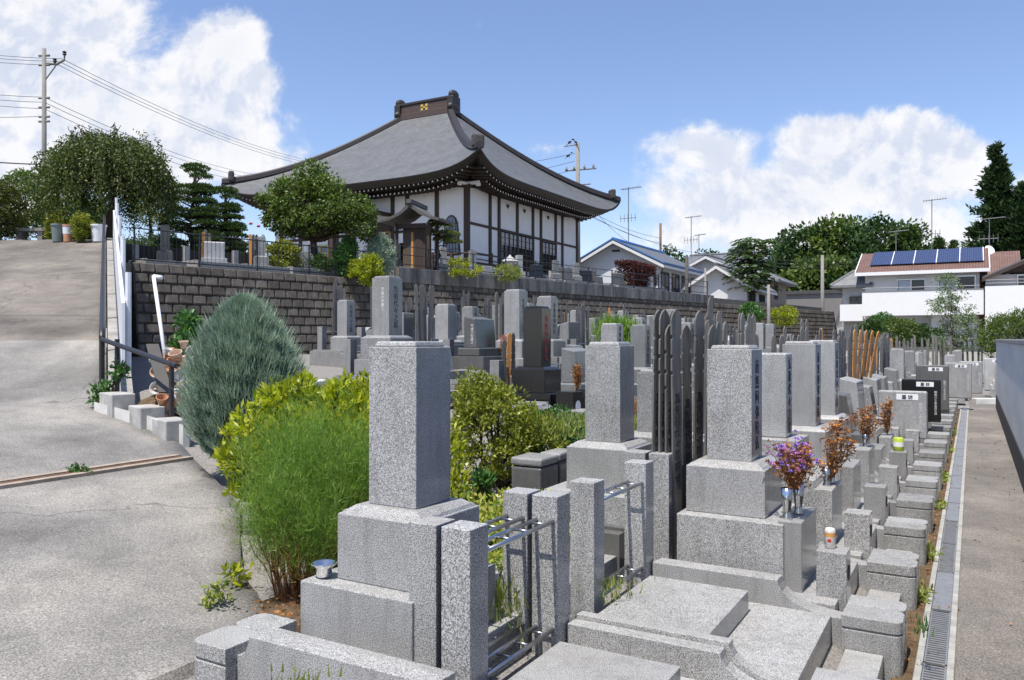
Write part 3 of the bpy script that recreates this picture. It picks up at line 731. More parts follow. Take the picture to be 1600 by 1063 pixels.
# further rows to the left (C..G) ; each entry: x, y0, pitch, count, facing
ROWS = [('C', -4.95, 9.25, 1.26, 16, 1, 'third row from the path'), ('D', -7.12, 8.85, 1.22, 18, 1, 'fourth row from the path'),
        ('P', -7.98, 10.3, 1.24, 15, -1, 'row backing onto the fourth one'), ('Q', -12.5, 15.5, 1.28, 13, -1, 'row backing onto the sixth one'),
        ('E', -9.45, 12.1, 1.25, 16, 1, 'fifth row from the path'), ('F', -11.65, 13.1, 1.27, 17, 1, 'sixth row from the path'), ('G', -13.6, 16.2, 1.3, 16, 1, 'row under the block wall')]
PC = plot_parts(-.42, .42, .75, 1.02, .34, .26, 0, 'M', False); PC2 = plot_parts(-.42, .42, .75, 1.02, .34, .26, 0, 'G', False)
OV = {('C', 0): ('tall', 'B', .27, .76, .42), ('C', 1): ('wide', 'G', 0, .5, .35), ('C', 2): ('tall', 'L', .27, .6, .4), ('D', 0): ('tall', 'M', .30, .80, .55), ('D', 1): ('slant', 'M', 0, .4, .35), ('D', 2): ('wide', 'D', 0, .52, .55), ('D', 3): ('tall', 'L', .31, .86, .50),
      ('D', 4): ('tall', 'M', .30, .80, .5), ('F', 0): ('tall', 'L', .27, .74, .30), ('E', 0): ('wide', 'G', 0, .5, .3), ('F', 3): ('tall', 'G', .27, .75, .3), ('F', 1): ('slant', 'M', 0, .4, .4)}
for (rn, X, y0, pt, cnt, f, where) in ROWS:
    for j in range(cnt):
        Y = y0 + pt * j; z = z_grave(X, Y); px = 800 + 1250 * (CA * X + SA * Y) / (-SA * X + CA * Y)
        sp = OV.get((rn, j))
        if not sp:
            if rg.random() < .02: continue
            kind = rg.choice(('tall', 'tall', 'tall', 'wide', 'slant', 'plain', 'round')); m = rg.choice('LLMMMGGDPB' if kind != 'tall' else 'LLMMMGGLP')
            sp = (kind, m, .27 if kind in ('tall', 'plain') else 0, {'tall': rg.choice((.6, .7, .78)), 'plain': .6, 'wide': .5, 'slant': .42, 'round': .55}[kind], rg.choice((.3, .4, .5)))
        kind, m, w, h, hp = sp
        wr = None
        if kind in ('tall', 'plain'):
            ink = M_INKR if m == 'B' else M_INKD
            wr = (rg.choice((SANZ, NAMU)), .10, ink, '+x')
        g, top = grave(X, Y, z, f, f'{MNAME[m]} {KD[kind]}, {ORD[j]} in the {where}', kind, m, w, h, hp, 'gravestones of the ' + where, write_=wr)
        if (rn, j) in (('D', 0), ('D', 2)): write(g, '平成六年建之', .055, M_INKL, (.04, -w / 2 - .002 if w else -.312, top - .3), '-y')
        plot(X, Y - .66, z, 1, PC if rg.random() < .6 else PC2, f'kerbed plot of the {ORD[j]} grave in the {where}', 'plots of the ' + where)
        if rn in 'CDF' and j < 12 or rn == 'E' and j < 8:
            if rn == 'C' and j == 0:
                cluster(X - .42, Y - .05, z, 3, 1.25, (0, 2, 0), 'in a thin fan behind the black column', .35, rg, .06, .07)
            elif rg.random() < .72:
                n = rg.choice((4, 5, 6)); mis = rg.choice([(0,), (1, 0), (0, 0, 0, 2), (2, 1, 1), (0,)])
                if (rn, j) == ('D', 0): n = 6; mis = (0, 1, 0, 1, 2, 2)
                if (rn, j) == ('F', 0): n = 5; mis = (0,)
                cluster(X - .45, Y + .25, z, n, rg.choice((1.5, 1.6, 1.7)) + (.15 if rn in 'F' else 0), mis, f'behind grave {ORD[j]} of the {where}', .5, rg, .025, .06)
            r = rack(X - .46, Y - .66, z - .05, f'pillar rack behind the {ORD[j]} grave in the {where}', 'M', 'pillar racks of the inner rows', .85)
    print('row', rn)

# inscription slabs beside the path row
def memorial(X, Y, z, w, h, m, label, ink=M_INKL, cols=1):
    r = empty('memorial_slab', (X, Y, z), 0, label, 'memorial slab')
    MB().box(0, w, 0, .10, 0, h).build('slab', MATS[m], r, .025, 3)
    MB().box(w * .38, w * .82, -.004, .001, h - .125, h - .045).build('title_panel', M_WHITE, r, .003)
    write(r, '墓 誌', .062, M_INKD, (w * .6, -.0065, h - .087), '-y', False)
    write(r, '昭和六十年五月七日', .045, ink, (w - .08, -.003, h * .45), '-y')
memorial(-1.16, 12.35, .42, .62, .66, 'L', 'light grey memorial slab with white title panel, first slab from the camera')
memorial(-1.06, 15.2, .40, .60, .72, 'B', 'black polished memorial slab with white title panel and white text')
memorial(-1.05, 19.0, .3, .62, .95, 'D', 'dark green grey memorial slab behind the black one')
memorial(-.62, 23.2, .3, .6, .9, 'L', 'light grey memorial slab beyond the dark green grey one')
memorial(-.35, 27.0, .2, .6, .95, 'L', 'light memorial slab behind the end of the gutter')
memorial(.30, 29.0, .2, .6, 1.0, 'W', 'pale memorial slab close to the end of the grey wall')
# far block beyond the path's end
for j in range(7):
    for i in range(9):
        X = -7.2 + i * 1.12 + rg.uniform(-.1, .1); Y = 25.6 + j * 2.3 + (.8 if X > -.2 else 0)
        if X > 1.2 + j * .5: continue
        if X < -1.0 and j < 1: continue
        kind = rg.choice(('wide', 'wide', 'tall', 'slant', 'round')); m = rg.choice('LLMWGM')
        sp = (kind, m, .27 if kind == 'tall' else 0, .6 if kind == 'tall' else .5, .3)
        grave(X, Y, .1, 1, f'{MNAME[m]} {KD[kind]}, {ORD[i]} across in far line {ORD[j]} before the cream wall', kind, m, sp[2], sp[3], sp[4], 'gravestones before the cream wall')
n0 = 0
for (px, Y, n, mi) in ((1402, 38, 3, 0), (1413, 36, 3, 1), (1448, 33, 4, 1), (1462, 38, 3, 1), (1473, 37, 3, 1), (1483, 40, 3, 1), (1520, 38, 4, 1), (1375, 30, 3, 2), (1385, 32, 2, 0), (1362, 27, 3, 0), (1392, 34, 2, 2)):
    t = (px - 800) / 1250; X = Y * (t * CA - SA) / (CA + t * SA); n0 += 1
    for i in range(n + 1):
        m_ = (mi, mi, 1)[i % 3]
        toba(X + (i - n / 2) * .17 + rg.uniform(-.04, .04), Y + rg.uniform(-.2, .2), .15, rg.choice((1.6, 1.7, 1.8)), m_, f'{TN[m_]} grave tablet, {ORD[i]} in the {ORD[n0-1]} cluster before the cream wall', 'wooden grave tablets in the racks', (rg.uniform(-.03, .03), rg.uniform(-.03, .03)), rg.uniform(-1.4, -.9), .085)

# ------------------------------------------------------------------ temple
def temple():
    X0, X1, Y0, Y1 = -37.15, -19.75, 31.3, 48.2; ZE = 9.75; ZR = 15.55; RX0, RX1, RY = -30.6, -27.2, 39.75; UP = .95
    root = empty('temple_hall', ((X0 + X1) / 2, (Y0 + Y1) / 2, 4.2), 0, 'white walled temple hall with a great grey curved hipped roof', 'temple')
    root.location = (0, 0, 0)
    g = lambda t: .80 * t + .20 * t * t
    def pt(side, s, t, dz=0, over=0):
        # side 0 front(-y) 1 right(+x) 2 back 3 left; s in -1..1, t 0 eave .. 1 ridge
        if side in (0, 2):
            ey = Y0 if side == 0 else Y1
            ax, bx = lerp(t, X0, RX0), lerp(t, X1, RX1); x = (ax + bx) / 2 + s * (bx - ax) / 2; y = lerp(t, ey, RY)
        else:
            ex = X1 if side == 1 else X0; rx = RX1 if side == 1 else RX0
            ay, by = lerp(t, Y0, RY), lerp(t, Y1, RY); y = (ay + by) / 2 + s * (by - ay) / 2; x = lerp(t, ex, rx)
        z = ZE + (ZR - ZE) * g(t) + UP * abs(s) ** 7 * (1 - t) ** 3
        return (x, y, z + dz)
    s = NT('temple_roof'); sep = s.N.new('ShaderNodeSeparateXYZ'); s.L.new(s.tc.outputs['Object'], sep.inputs[0])
    wv = s.N.new('ShaderNodeTexWave'); wv.wave_type = 'BANDS'; wv.bands_direction = 'Z'; wv.inputs['Scale'].default_value = 3.0; wv.inputs['Distortion'].default_value = .3; wv.inputs['Detail'].default_value = 2
    s.L.new(s.tc.outputs['Object'], wv.inputs['Vector'])
    n = s.noise(1.2, 6, .7); n2 = s.noise(14, 4, .7)
    c = s.ramp(n, [(.3, (.095, .10, .104, 1)), (.7, (.14, .145, .15, 1))]); c = s.mul(c, s.ramp(n2, [(.3, g4(.85)), (.7, g4(1.1))])); c = s.mul(c, s.ramp(wv.outputs[0], [(0, g4(.62)), (.4, g4(1.05))])); st_ = s.noise(3.5, 4, .7, None, (1, 1, .25)); c = s.mul(c, s.ramp(st_, [(.35, g4(.82)), (.6, g4(1.05))]))
    s.color(c); s.rough(.62); s.bump(wv.outputs[0], .25, .03)
    def sheet(t0, t1, dz, mat, name, parent, NS=40, N2=12, flip=False):
        V = []; F = []
        for side in range(4):
            o = len(V)
            for j in range(N2 + 1):
                for i in range(NS + 1):
                    a = -1 + 2 * i / NS; a = math.copysign(abs(a) ** .7, a); V.append(pt(side, a, lerp(j / N2, t0, t1), dz))
            for j in range(N2):
                for i in range(NS):
                    q = (o + j * (NS + 1) + i, o + j * (NS + 1) + i + 1, o + (j + 1) * (NS + 1) + i + 1, o + (j + 1) * (NS + 1) + i); F.append(q if (side in (0, 1)) != flip else q[::-1])
        return link(name, np_mesh(name, V, F, mat, True), parent)
    roof = sheet(0, 1, 0, s.m, 'roof', root)
    # fascia + soffit
    V = []; F = []; NS = 40
    for side in range(4):
        o = len(V)
        for i in range(NS + 1):
            a = -1 + 2 * i / NS; a = math.copysign(abs(a) ** .7, a)
            p = pt(side, a, -.004); q = pt(side, a, .03); u = pt(side, a, .045); e = pt(side, a, .30)
            k = UP * abs(a) ** 7
            V += [(p[0], p[1], p[2] + .01), (p[0], p[1], p[2] - .11), (q[0], q[1], p[2] - .14), (q[0], q[1], p[2] - .25), (u[0], u[1], p[2] - .28), (e[0], e[1], ZE - .25 + k * .35)]
        for i in range(NS):
            for b in range(5): F.append((o + i * 6 + b, o + (i + 1) * 6 + b, o + (i + 1) * 6 + b + 1, o + i * 6 + b + 1))
    link('eave', np_mesh('eave', V, F, M_ROOFEDGE), roof)
    # rafters in two tiers with pale ends
    mb = MB(); tips = MB()
    for side in (0, 1, 2, 3):
        L = (X1 - X0) if side in (0, 2) else (Y1 - Y0); n = int(L / .30)
        for i in range(1, n):
            a = -1 + 2 * i / n
            for (t, dz, w, tt) in ((.055, -.36, .04, .22), (.125, -.54, .045, .27)):
                if abs(a) > 1 - t * .9: continue
                p = Vector(pt(side, a, t)); p.z = ZE + dz + UP * abs(a) ** 7; q = Vector(pt(side, a, tt)); q.z = p.z + .12
                if side in (0, 2): q.x = p.x
                else: q.y = p.y
                d = (q - p); sx = Vector((w, 0, 0)) if side in (0, 2) else Vector((0, w, 0)); up = Vector((0, 0, w))
                mb.add([p - sx - up, p + sx - up, p + sx + up, p - sx + up, q - sx - up, q + sx - up, q + sx + up, q - sx + up], [(0, 1, 2, 3), (4, 5, 6, 7), (0, 1, 5, 4), (1, 2, 6, 5), (2, 3, 7, 6), (3, 0, 4, 7)])
                o = -d.normalized() * .012; sx = sx * .9; up = up * .9
                tips.add([p + o - sx - up, p + o + sx - up, p + o + sx + up, p + o - sx + up], [(0, 1, 2, 3)])
    mb.build('rafter_tier', M_WOODD, roof); tips.build('rafter_ends', M_WHITE, roof)
    # hips
    for cx, rx in ((0, 0), (1, 0), (0, 1), (1, 1)):
        side = 0 if rx == 0 else 2; sg = -1 if cx == 0 else 1
        P = [Vector(pt(side, sg, t)) for t in np.linspace(.0, 1, 22)]; mb = MB(); vs = []; fs = []
        for k, p in enumerate(P):
            t = (P[min(k + 1, 21)] - P[max(k - 1, 0)]).normalized(); sd = t.cross(Vector((0, 0, 1))).normalized(); hh = .27
            for (a, b) in ((-.21, -.05), (-.17, hh * .7), (-.09, hh), (.09, hh), (.17, hh * .7), (.21, -.05)): vs.append(p + sd * a + Vector((0, 0, b)))
        for k in range(21):
            for j in range(5): fs.append((k * 6 + j, k * 6 + j + 1, (k + 1) * 6 + j + 1, (k + 1) * 6 + j))
        fs += [tuple(range(6)), tuple(range(21 * 6, 22 * 6))]
        mb.add(vs, fs); hip = mb.build('hip_ridge', M_ROOFEDGE, roof)
        p = P[1]; e = MB().box(-.30, .30, -.16, .16, 0, .62).xf(Matrix.Translation(p) @ Matrix.Rotation(math.atan2(P[3].y - P[0].y, P[3].x - P[0].x) + R(90), 4, 'Z'))
        e.build('ridge_end_tile', m_plain('old_tile', (.07, .062, .058), .8, .4, 6), hip, .10, 3)
    MB().box(RX0 - .25, RX1 + .25, RY - .34, RY + .34, ZR - .25, ZR + .12).box(RX0 - .1, RX1 + .1, RY - .26, RY + .26, ZR + .12, ZR + .62).build('main_ridge', m_plain('ridge_brown', (.075, .048, .038), .6, .2, 5), roof, .02)
    MB().box(RX0 - .3, RX1 + .3, RY - .32, RY + .32, ZR + .62, ZR + .80).build('ridge_cap', M_ROOFEDGE, roof, .04)
    for x in (RX0 - .28, RX1 + .28):
        MB().box(x - .22, x + .22, RY - .42, RY + .42, ZR - .3, ZR + .75).blob((x, RY, ZR + .85), (.26, .44, .30)).blob((x, RY, ZR + .1), (.3, .6, .3)).build('ornament', M_ROOFEDGE, roof, .06, 2)
    mb = MB(); cx = (RX0 + RX1) / 2
    for a, b in ((-.17, .46), (.17, .46), (-.17, .24), (.17, .24)): mb.box(cx + a - .09, cx + a + .09, RY - .285, RY - .262, ZR + b - .08, ZR + b + .08)
    mb.box(cx - .06, cx + .06, RY - .288, RY - .262, ZR + .29, ZR + .41); mb.build('gold_emblem', M_GOLD, roof, .03, 2)
    # walls
    WX0, WX1, WY0, WY1 = -35.1, -21.82, 33.4, 46.1; ZF, ZT = 5.2, 9.72
    plaster = m_plain('plaster', (.78, .78, .79), .85, .05, 2)
    MB().box(WX0, WX1, WY0, WY1, ZF, ZT).build('plaster_wall', plaster, root)
    MB().box(WX0 - .9, WX1 + .9, WY0 - .9, WY1 + .9, ZF - .30, ZF - .02).build('veranda', m_plain('old_wood', (.13, .10, .08), .8, .3, 6), root)
    MB().box(WX0 - .3, WX1 + .2, WY0 - .2, WY1 + .2, 4.1, ZF - .3).build('podium', M_CONC, root)
    def y_at(px): t = (px - 800) / 1250; return WX1 * (CA + t * SA) / (t * CA - SA)
    def x_at(px): t = (px - 800) / 1250; return WY0 * (t * CA - SA) / (CA + t * SA)
    posts = []
    ys = [WY0] + [y_at(p) for p in (765, 779, 807.5, 832, 844.5, 867.5, 878)] + [WY1]
    for y in ys: MB().box(WX1 - .1, WX1 + .07, y - .11, y + .11, ZF, ZT).build('post', M_WOODD, root)
    xs = [x_at(p) for p in (683, 637, 614, 578, 527, 516, 470, 440)]
    for x in xs: MB().box(x - .11, x + .11, WY0 - .07, WY0 + .1, ZF, ZT).build('post', M_WOODD, root)
    MB().box(WX1 - .14, WX1 + .10, WY0 - .10, WY0 + .14, ZF, ZT).build('corner_post', M_WOODD, root)
    # beams
    MB().box(WX1, WX1 + .05, WY0, WY1, 7.55, 7.68).box(WX1, WX1 + .05, WY0, WY1, 5.62, 5.72).build('beam', M_WOODD, root)
    MB().box(WX0, WX1, WY0 - .05, WY0, 5.62, 5.72).box(WX0, x_at(683), WY0 - .052, WY0, 7.35, 7.48).build('beam', M_WOODD, root)
    # bracket / arched head beams under the eaves
    mb = MB()
    for a, b in zip(ys, ys[1:]):
        n = 10; w = b - a
        top = [(WX1 + .03, a, ZT - .0), (WX1 + .03, b, ZT - .0)]
        low = [(WX1 + .03, b - w * i / n, ZT - .30 - .18 * abs(1 - 2 * i / n) ** 4) for i in range(n + 1)]
        mb.ext(top + low, (.04, 0, 0))
    xx = sorted(xs + [WX1, WX0])
    for a, b in zip(xx, xx[1:]):
        n = 10; w = b - a
        mb.ext([(a, WY0 - .03, ZT), (b, WY0 - .03, ZT)] + [(b - w * i / n, WY0 - .03, ZT - .30 - .18 * abs(1 - 2 * i / n) ** 4) for i in range(n + 1)], (0, -.04, 0))
    mb.build('head_beam', M_WOODD, root)
    mb = MB()
    for y in ys: mb.box(WX1 + .07, WX1 + .5, y - .07, y + .07, ZT - .22, ZT - .05).box(WX1 + .07, WX1 + .25, y - .12, y + .12, ZT - .38, ZT - .22)
    for x in xs: mb.box(x - .07, x + .07, WY0 - .5, WY0 - .07, ZT - .22, ZT - .05).box(x - .12, x + .12, WY0 - .25, WY0 - .07, ZT - .38, ZT - .22)
    mb.build('bracket', M_WOODD, root)
    mb = MB(); mb.box(WX1 - .2, WX1 + .75, WY0 - .1, WY0 + .1, ZT - .25, ZT - .1).box(WX1 - .1, WX1 + .1, WY0 - .75, WY0 + .2, ZT - .25, ZT - .1).box(WX1 + .55, WX1 + .77, WY0 - .08, WY0 + .08, ZT - .36, ZT - .08).box(WX1 - .08, WX1 + .08, WY0 - .77, WY0 - .55, ZT - .36, ZT - .08)
    mb.build('carved_bracket', plaster, root, .03)
    # long windows on the right side
    def sidewin(p0, p1, z0, z1, cols):
        a, b = y_at(p0), y_at(p1)
        w = MB().box(WX1 - .05, WX1 + .02, a, b, z0, z1).build('window', M_GLASS, root)
        mb = MB(); T = .06
        mb.box(WX1 + .02, WX1 + .10, a - T, b + T, z1, z1 + .12).box(WX1 + .02, WX1 + .10, a - T, b + T, z0 - .1, z0)
        for i in range(cols + 1):
            y = lerp(i / cols, a, b); t = .05 if i % 2 == 0 else .02; mb.box(WX1 + .02, WX1 + .08, y - t, y + t, z0, z1)
        for i in range(1, 6):
            z = lerp(i / 6, z0, z1); mb.box(WX1 + .02, WX1 + .05, a, b, z - .012, z + .012)
        mb.box(WX1 + .02, WX1 + .07, a, b, lerp(.42, z0, z1) - .04, lerp(.42, z0, z1) + .04)
        mb.build('frame', M_WOODD, w)
        MB().box(WX1 + .03, WX1 + .036, lerp(.03, a, b), lerp(.97, a, b), lerp(.62, z0, z1), z1 - .05).build('paper_screen', m_plain('screen_paper', (.42, .43, .42), .6), w)
    sidewin(781, 832, 5.72, 7.55, 8); sidewin(846, 867, 5.72, 7.50, 4)
    for p in (793, 819, 856):
        y = y_at(p); mb = MB().blob((WX1 + .03, y - .06, 9.02), (.03, .08, .07)).blob((WX1 + .03, y + .06, 9.02), (.03, .08, .07)).blob((WX1 + .03, y, 8.95), (.03, .07, .09)); mb.build('heart_vent', M_WOODD, root)
    # front: bell window, amber doors, lattice
    x0, x1 = x_at(694), x_at(717); n = 12
    pts = [(x0 - .12, WY0 - .04, 6.0), (x1 + .12, WY0 - .04, 6.0)] + [((x0 + x1) / 2 + (x1 - x0) / 2 * math.cos(q) * (1 if q < .01 or q > 3.13 else .96), WY0 - .04, 7.2 + .85 * math.sin(q) ** .8) for q in np.linspace(0, math.pi, n)]
    bw = MB().ext(pts, (0, .06, 0)).build('bell_window', M_WOODD, root)
    cxw = (x0 + x1) / 2; pts = [(cxw + (p[0] - cxw) * .82, WY0 - .046, 6.12 + (p[2] - 6.0) * .9) for p in pts]
    MB().ext(pts, (0, .01, 0)).build('glass', m_plain('blue_glass', (.16, .19, .24), .15, .2, 2), bw)
    mb = MB()
    for i in range(1, 5): x = lerp(i / 5, x0, x1); mb.box(x - .015, x + .015, WY0 - .06, WY0 - .045, 6.1, 7.8)
    for i in range(5): mb.box(x0, x1, WY0 - .058, WY0 - .046, 6.3 + .32 * i, 6.33 + .32 * i)
    mb.build('lattice', M_WOODD, bw)
    def door(p0, p1, z0, z1, nm='sliding_door', fr=M_AMBER, n=4):
        a, b = x_at(p0), x_at(p1)
        d = MB().box(a, b, WY0 - .05, WY0 + .02, z0, z1).build(nm, m_plain('door_glass', (.14, .16, .19), .12, .2), root); mb = MB()
        for i in range(n + 1):
            x = lerp(i / n, a, b); mb.box(x - .045, x + .045, WY0 - .10, WY0 - .05, z0, z1)
        for t in (0, .25, .5, .75, 1): z = lerp(t, z0, z1); mb.box(a, b, WY0 - .09, WY0 - .05, z - .035, z + .035)
        mb.build('frame', fr, d)
    door(581, 611, 5.3, 7.45); door(490, 514, 5.3, 7.0, 'lattice_window', m_plain('yellow_frame', (.55, .42, .12), .5), 2)
    MB().box(x_at(580), x_at(612), WY0 - .12, WY0 - .05, 7.48, 8.0).build('door_panel', M_WOODD, root)
    # porch roof with curved gable over the entrance
    a, b = x_at(560), x_at(612); pc = (a + b) / 2 - .6; mb = MB(); n = 24; prev = None; vs = []; fs = []
    for i in range(n + 1):
        u = -1 + 2 * i / n; x = pc + u * 1.7; z = 8.35 + .55 * math.exp(-(u * 1.9) ** 2) + .08 * u * u
        vs += [(x, WY0 - 1.3, z), (x, WY0, z), (x, WY0, z - .16), (x, WY0 - 1.3, z - .16)]
    for i in range(n):
        for j in range(4): fs.append((i * 4 + j, i * 4 + (j + 1) % 4, (i + 1) * 4 + (j + 1) % 4, (i + 1) * 4 + j))
    mb.add(vs, fs + [(0, 1, 2, 3), (n * 4, n * 4 + 1, n * 4 + 2, n * 4 + 3)]); por = mb.build('porch', M_WOODD, root)
    for x in (pc - 1.4, pc + 1.4): MB().box(x - .12, x + .12, WY0 - 1.2, WY0 - .95, 4.4, 8.4).build('porch_pillar', M_WOODD, por)
    # veranda railing
    def rail(a, b, n, nm='veranda_railing'):
        a = Vector(a); b = Vector(b); mb = MB()
        for z in (.32, .52, .80): mb.tube([a + Vector((0, 0, z)), b + Vector((0, 0, z))], .045 if z > .7 else .03, 6)
        for i in range(n + 1): p = a.lerp(b, i / n); mb.box(p.x - .07, p.x + .07, p.y - .07, p.y + .07, p.z, p.z + .92)
        mb.build(nm, M_WOODD, root)
    rail((WX1 + .8, WY0 - .8, ZF), (WX1 + .8, WY1 + .8, ZF), 8); rail((x_at(690), WY0 - .8, ZF), (WX1 + .8, WY0 - .8, ZF), 2)
    # crest panel
    xq = x_at(624); MB().box(xq - .16, xq + .16, WY0 - .06, WY0 - .02, 7.55, 8.05).box(xq - .10, xq + .10, WY0 - .075, WY0 - .06, 7.6, 8.0).build('wall_lamp', M_BLACKP, root)
temple()

# small well shelter on the terrace
def shelter():
    c = at(652, 380, 31.5); root = empty('small_shrine', (c.x, c.y, 4.3), R(15), 'small dark shrine shelter with gabled roof before the temple', 'shrine')
    MB().box(-.55, .55, -.45, .45, 0, 2.1).build('body', m_plain('shrine_wood', (.10, .078, .06), .8, .4, 3, stretch=(8, 8, .5)), root)
    for x in (-.8, .8):
        for y in (-.6, .6): MB().box(x - .06, x + .06, y - .06, y + .06, 0, 2.2).build('post', M_WOODD, root)
    mb = MB()
    for s in (-1, 1):
        pts = [(s * 0, -1.0, 3.0), (s * .5, -1.0, 2.62), (s * 1.05, -1.0, 2.38), (s * 1.45, -1.0, 2.30), (s * 1.45, -1.0, 2.20), (s * 1.05, -1.0, 2.27), (s * .5, -1.0, 2.48), (0, -1.0, 2.8)]
        mb.ext(pts, (0, 2.0, 0))
    mb.box(-.12, .12, -1.08, 1.08, 2.95, 3.12)
    mb.build('roof', m_plain('shrine_roof', (.10, .095, .09), .8, .3, 6), root)
    MB().box(-.7, .7, -.66, -.60, 1.95, 2.15).build('beam', M_WOODD, root)
    MB().box(-.12, -.02, -.48, -.45, .3, 1.8).build('yellow_plaque', M_TOBAN, root); MB().box(.05, .48, -.47, -.452, .25, 1.85).build('door_panel', M_WOODD, root)
    root.scale = (.82, .82, .92)
shelter()

# graves on the terrace (pixel x of the centre, distance behind the fence, kind...)
def along(px, off):
    """point on the line parallel to the wall at offset off that lies in the direction px"""
    t = (px - 800) / 1250; o = W0 - WN * off; dx, dy = WD.x, WD.y
    # (CA*X+SA*Y) = t*(-SA*X+CA*Y)
    a = CA + t * SA; b = SA - t * CA; s = -(a * o.x + b * o.y) / (a * dx + b * dy); return o + WD * s
TG = [(228, 1.2, 'post'), (258, 1.9, 'tall', 'D', 'dark'), (335, 1.2, 'wide', 'W', 'pale'), (408, 1.2, 'tall', 'L', ''), (476, 1.0, 'round', 'L', ''), (528, 1.0, 'slant', 'L', ''),
      (628, 1.4, 'tall', 'B', ''), (692, 1.3, 'tall', 'L', ''), (738, 1.1, 'tall', 'M', ''), (762, 1.3, 'slant', 'M', ''), (811, 1.2, 'plain', 'W', ''), (838, 1.2, 'wide', 'B', ''), (868, 1.1, 'tall', 'G', ''),
      (884, 1.0, 'wide', 'D', ''), (900, 1.2, 'tall', 'M', ''), (915, 1.2, 'wide', 'B', ''), (935, 1.2, 'slant', 'D', ''), (965, 1.0, 'wide', 'D', ''), (990, 1.0, 'slant', 'B', ''), (1012, 1.0, 'wide', 'M', '')]
i = 0
for e in TG:
    p = along(e[0], e[1]); z = 3.93 if e[0] < 610 else 4.32
    if e[2] == 'post': continue
    kind, m = e[2], e[3]
    h = {'tall': .62, 'plain': .75, 'wide': .55, 'slant': .42, 'round': .6}[kind] * (1.25 if m == 'D' and e[0] < 300 else 1)
    if e[0] < 560: hp = .30
    else: hp = .28
    grave(p.x, p.y, z, 1, f'{MNAME[m]} {KD[kind]}, {ORD[i]} along the temple terrace', kind, m, .27 if kind in ('tall', 'plain') else 0, h, hp, 'gravestones on the temple terrace', tilt=R(-40))
    r = empty('grave_plot', (p.x, p.y, z), R(-12), f'low granite surround of the {ORD[i]} temple terrace grave', 'grave plot', 'plots on the temple terrace')
    if i == 0: KB = [('kerb', MB().box(.55, .68, -.9, .9, -.1, .26).mesh('kerb', G_L, .01)), ('kerb', MB().box(-.6, .55, -.9, -.78, -.1, .30).mesh('kerb', G_L, .01)), ('floor_slab', MB().box(-.6, .55, -.77, .9, -.1, .12).mesh('floor_slab', G_M, .01))]
    for n_, me in KB: link(n_, me, r)
    if e[0] < 900 and i % 2 == 0 or i in (1, 2, 3):
        r = empty('stone_post', (p.x - .45, p.y - .7, z), R(-12), f'short granite post beside the {ORD[i]} temple terrace grave', 'post', 'short posts on the temple terrace')
        if i == 0: KP = MB().box(-.08, .08, -.08, .08, -.1, .78).mesh('post', G_L, .006)
        link('shaft', KP, r)
    i += 1
for (px, off, n, mi, wh) in ((322, 1.7, 3, (2, 1, 1), 'behind the pale terrace gravestone'), (398, 1.7, 4, (2, 1, 1, 1), 'behind the light capped terrace column'), (903, 1.8, 7, (1, 0, 1), 'in the long terrace rack near the hedge'), (925, 1.8, 6, (1, 1, 0), 'in the far terrace rack near the hedge')):
    p = along(px, off); cluster(p.x, p.y, 3.95 if px < 600 else 4.4, n, 1.4 if px < 600 else 1.0, mi, wh, .5 if px < 600 else 1.2, rg, .03)
r = empty('urn_stone', along(797, 1.3) + Vector((0, 0, 4.32)), 0, 'pale rounded stone lantern on the terrace near the hall corner', 'stone lantern')
MB().box(-.3, .3, -.3, .3, 0, .35).build('base', G_W, r, .02)
MB().lathe([(.14, .35), (.12, .7), (.22, .78), (.24, .95), (.40, 1.0), (.1, 1.2), (.02, 1.3)], n=8).build('lantern_top', G_W, r)

# ------------------------------------------------------------------ houses
def tile_roof(name, col, wscale=3.2, rough=.6):
    s = NT(name); wv = s.N.new('ShaderNodeTexWave'); wv.bands_direction = 'X'; wv.inputs['Scale'].default_value = wscale; s.L.new(s.tc.outputs['Object'], wv.inputs['Vector'])
    w2 = s.N.new('ShaderNodeTexWave'); w2.bands_direction = 'Z'; w2.inputs['Scale'].default_value = wscale * 1.3; s.L.new(s.tc.outputs['Object'], w2.inputs['Vector'])
    n = s.noise(2, 5, .7)
    c = s.mul((*col, 1), s.ramp(wv.outputs[0], [(0, g4(.6)), (.5, g4(1.05))])); c = s.mul(c, s.ramp(w2.outputs[0], [(0, g4(.75)), (.3, g4(1))])); c = s.mul(c, s.ramp(n, [(.3, g4(.75)), (.7, g4(1.2))]))
    s.color(c); s.rough(rough); return s.m
M_TILE = tile_roof('grey_tiles', (.20, .205, .21)); M_TILEB = tile_roof('bluegrey_tiles', (.14, .15, .17)); M_TILER = tile_roof('red_brown_tiles', (.17, .095, .072), 2.0)
M_FASC = m_plain('fascia', (.70, .70, .69), .6, .1)
M_SHUT = m_plain('dark_shutter', (.06, .05, .045), .5, .3, 4, stretch=(1, 1, 8))
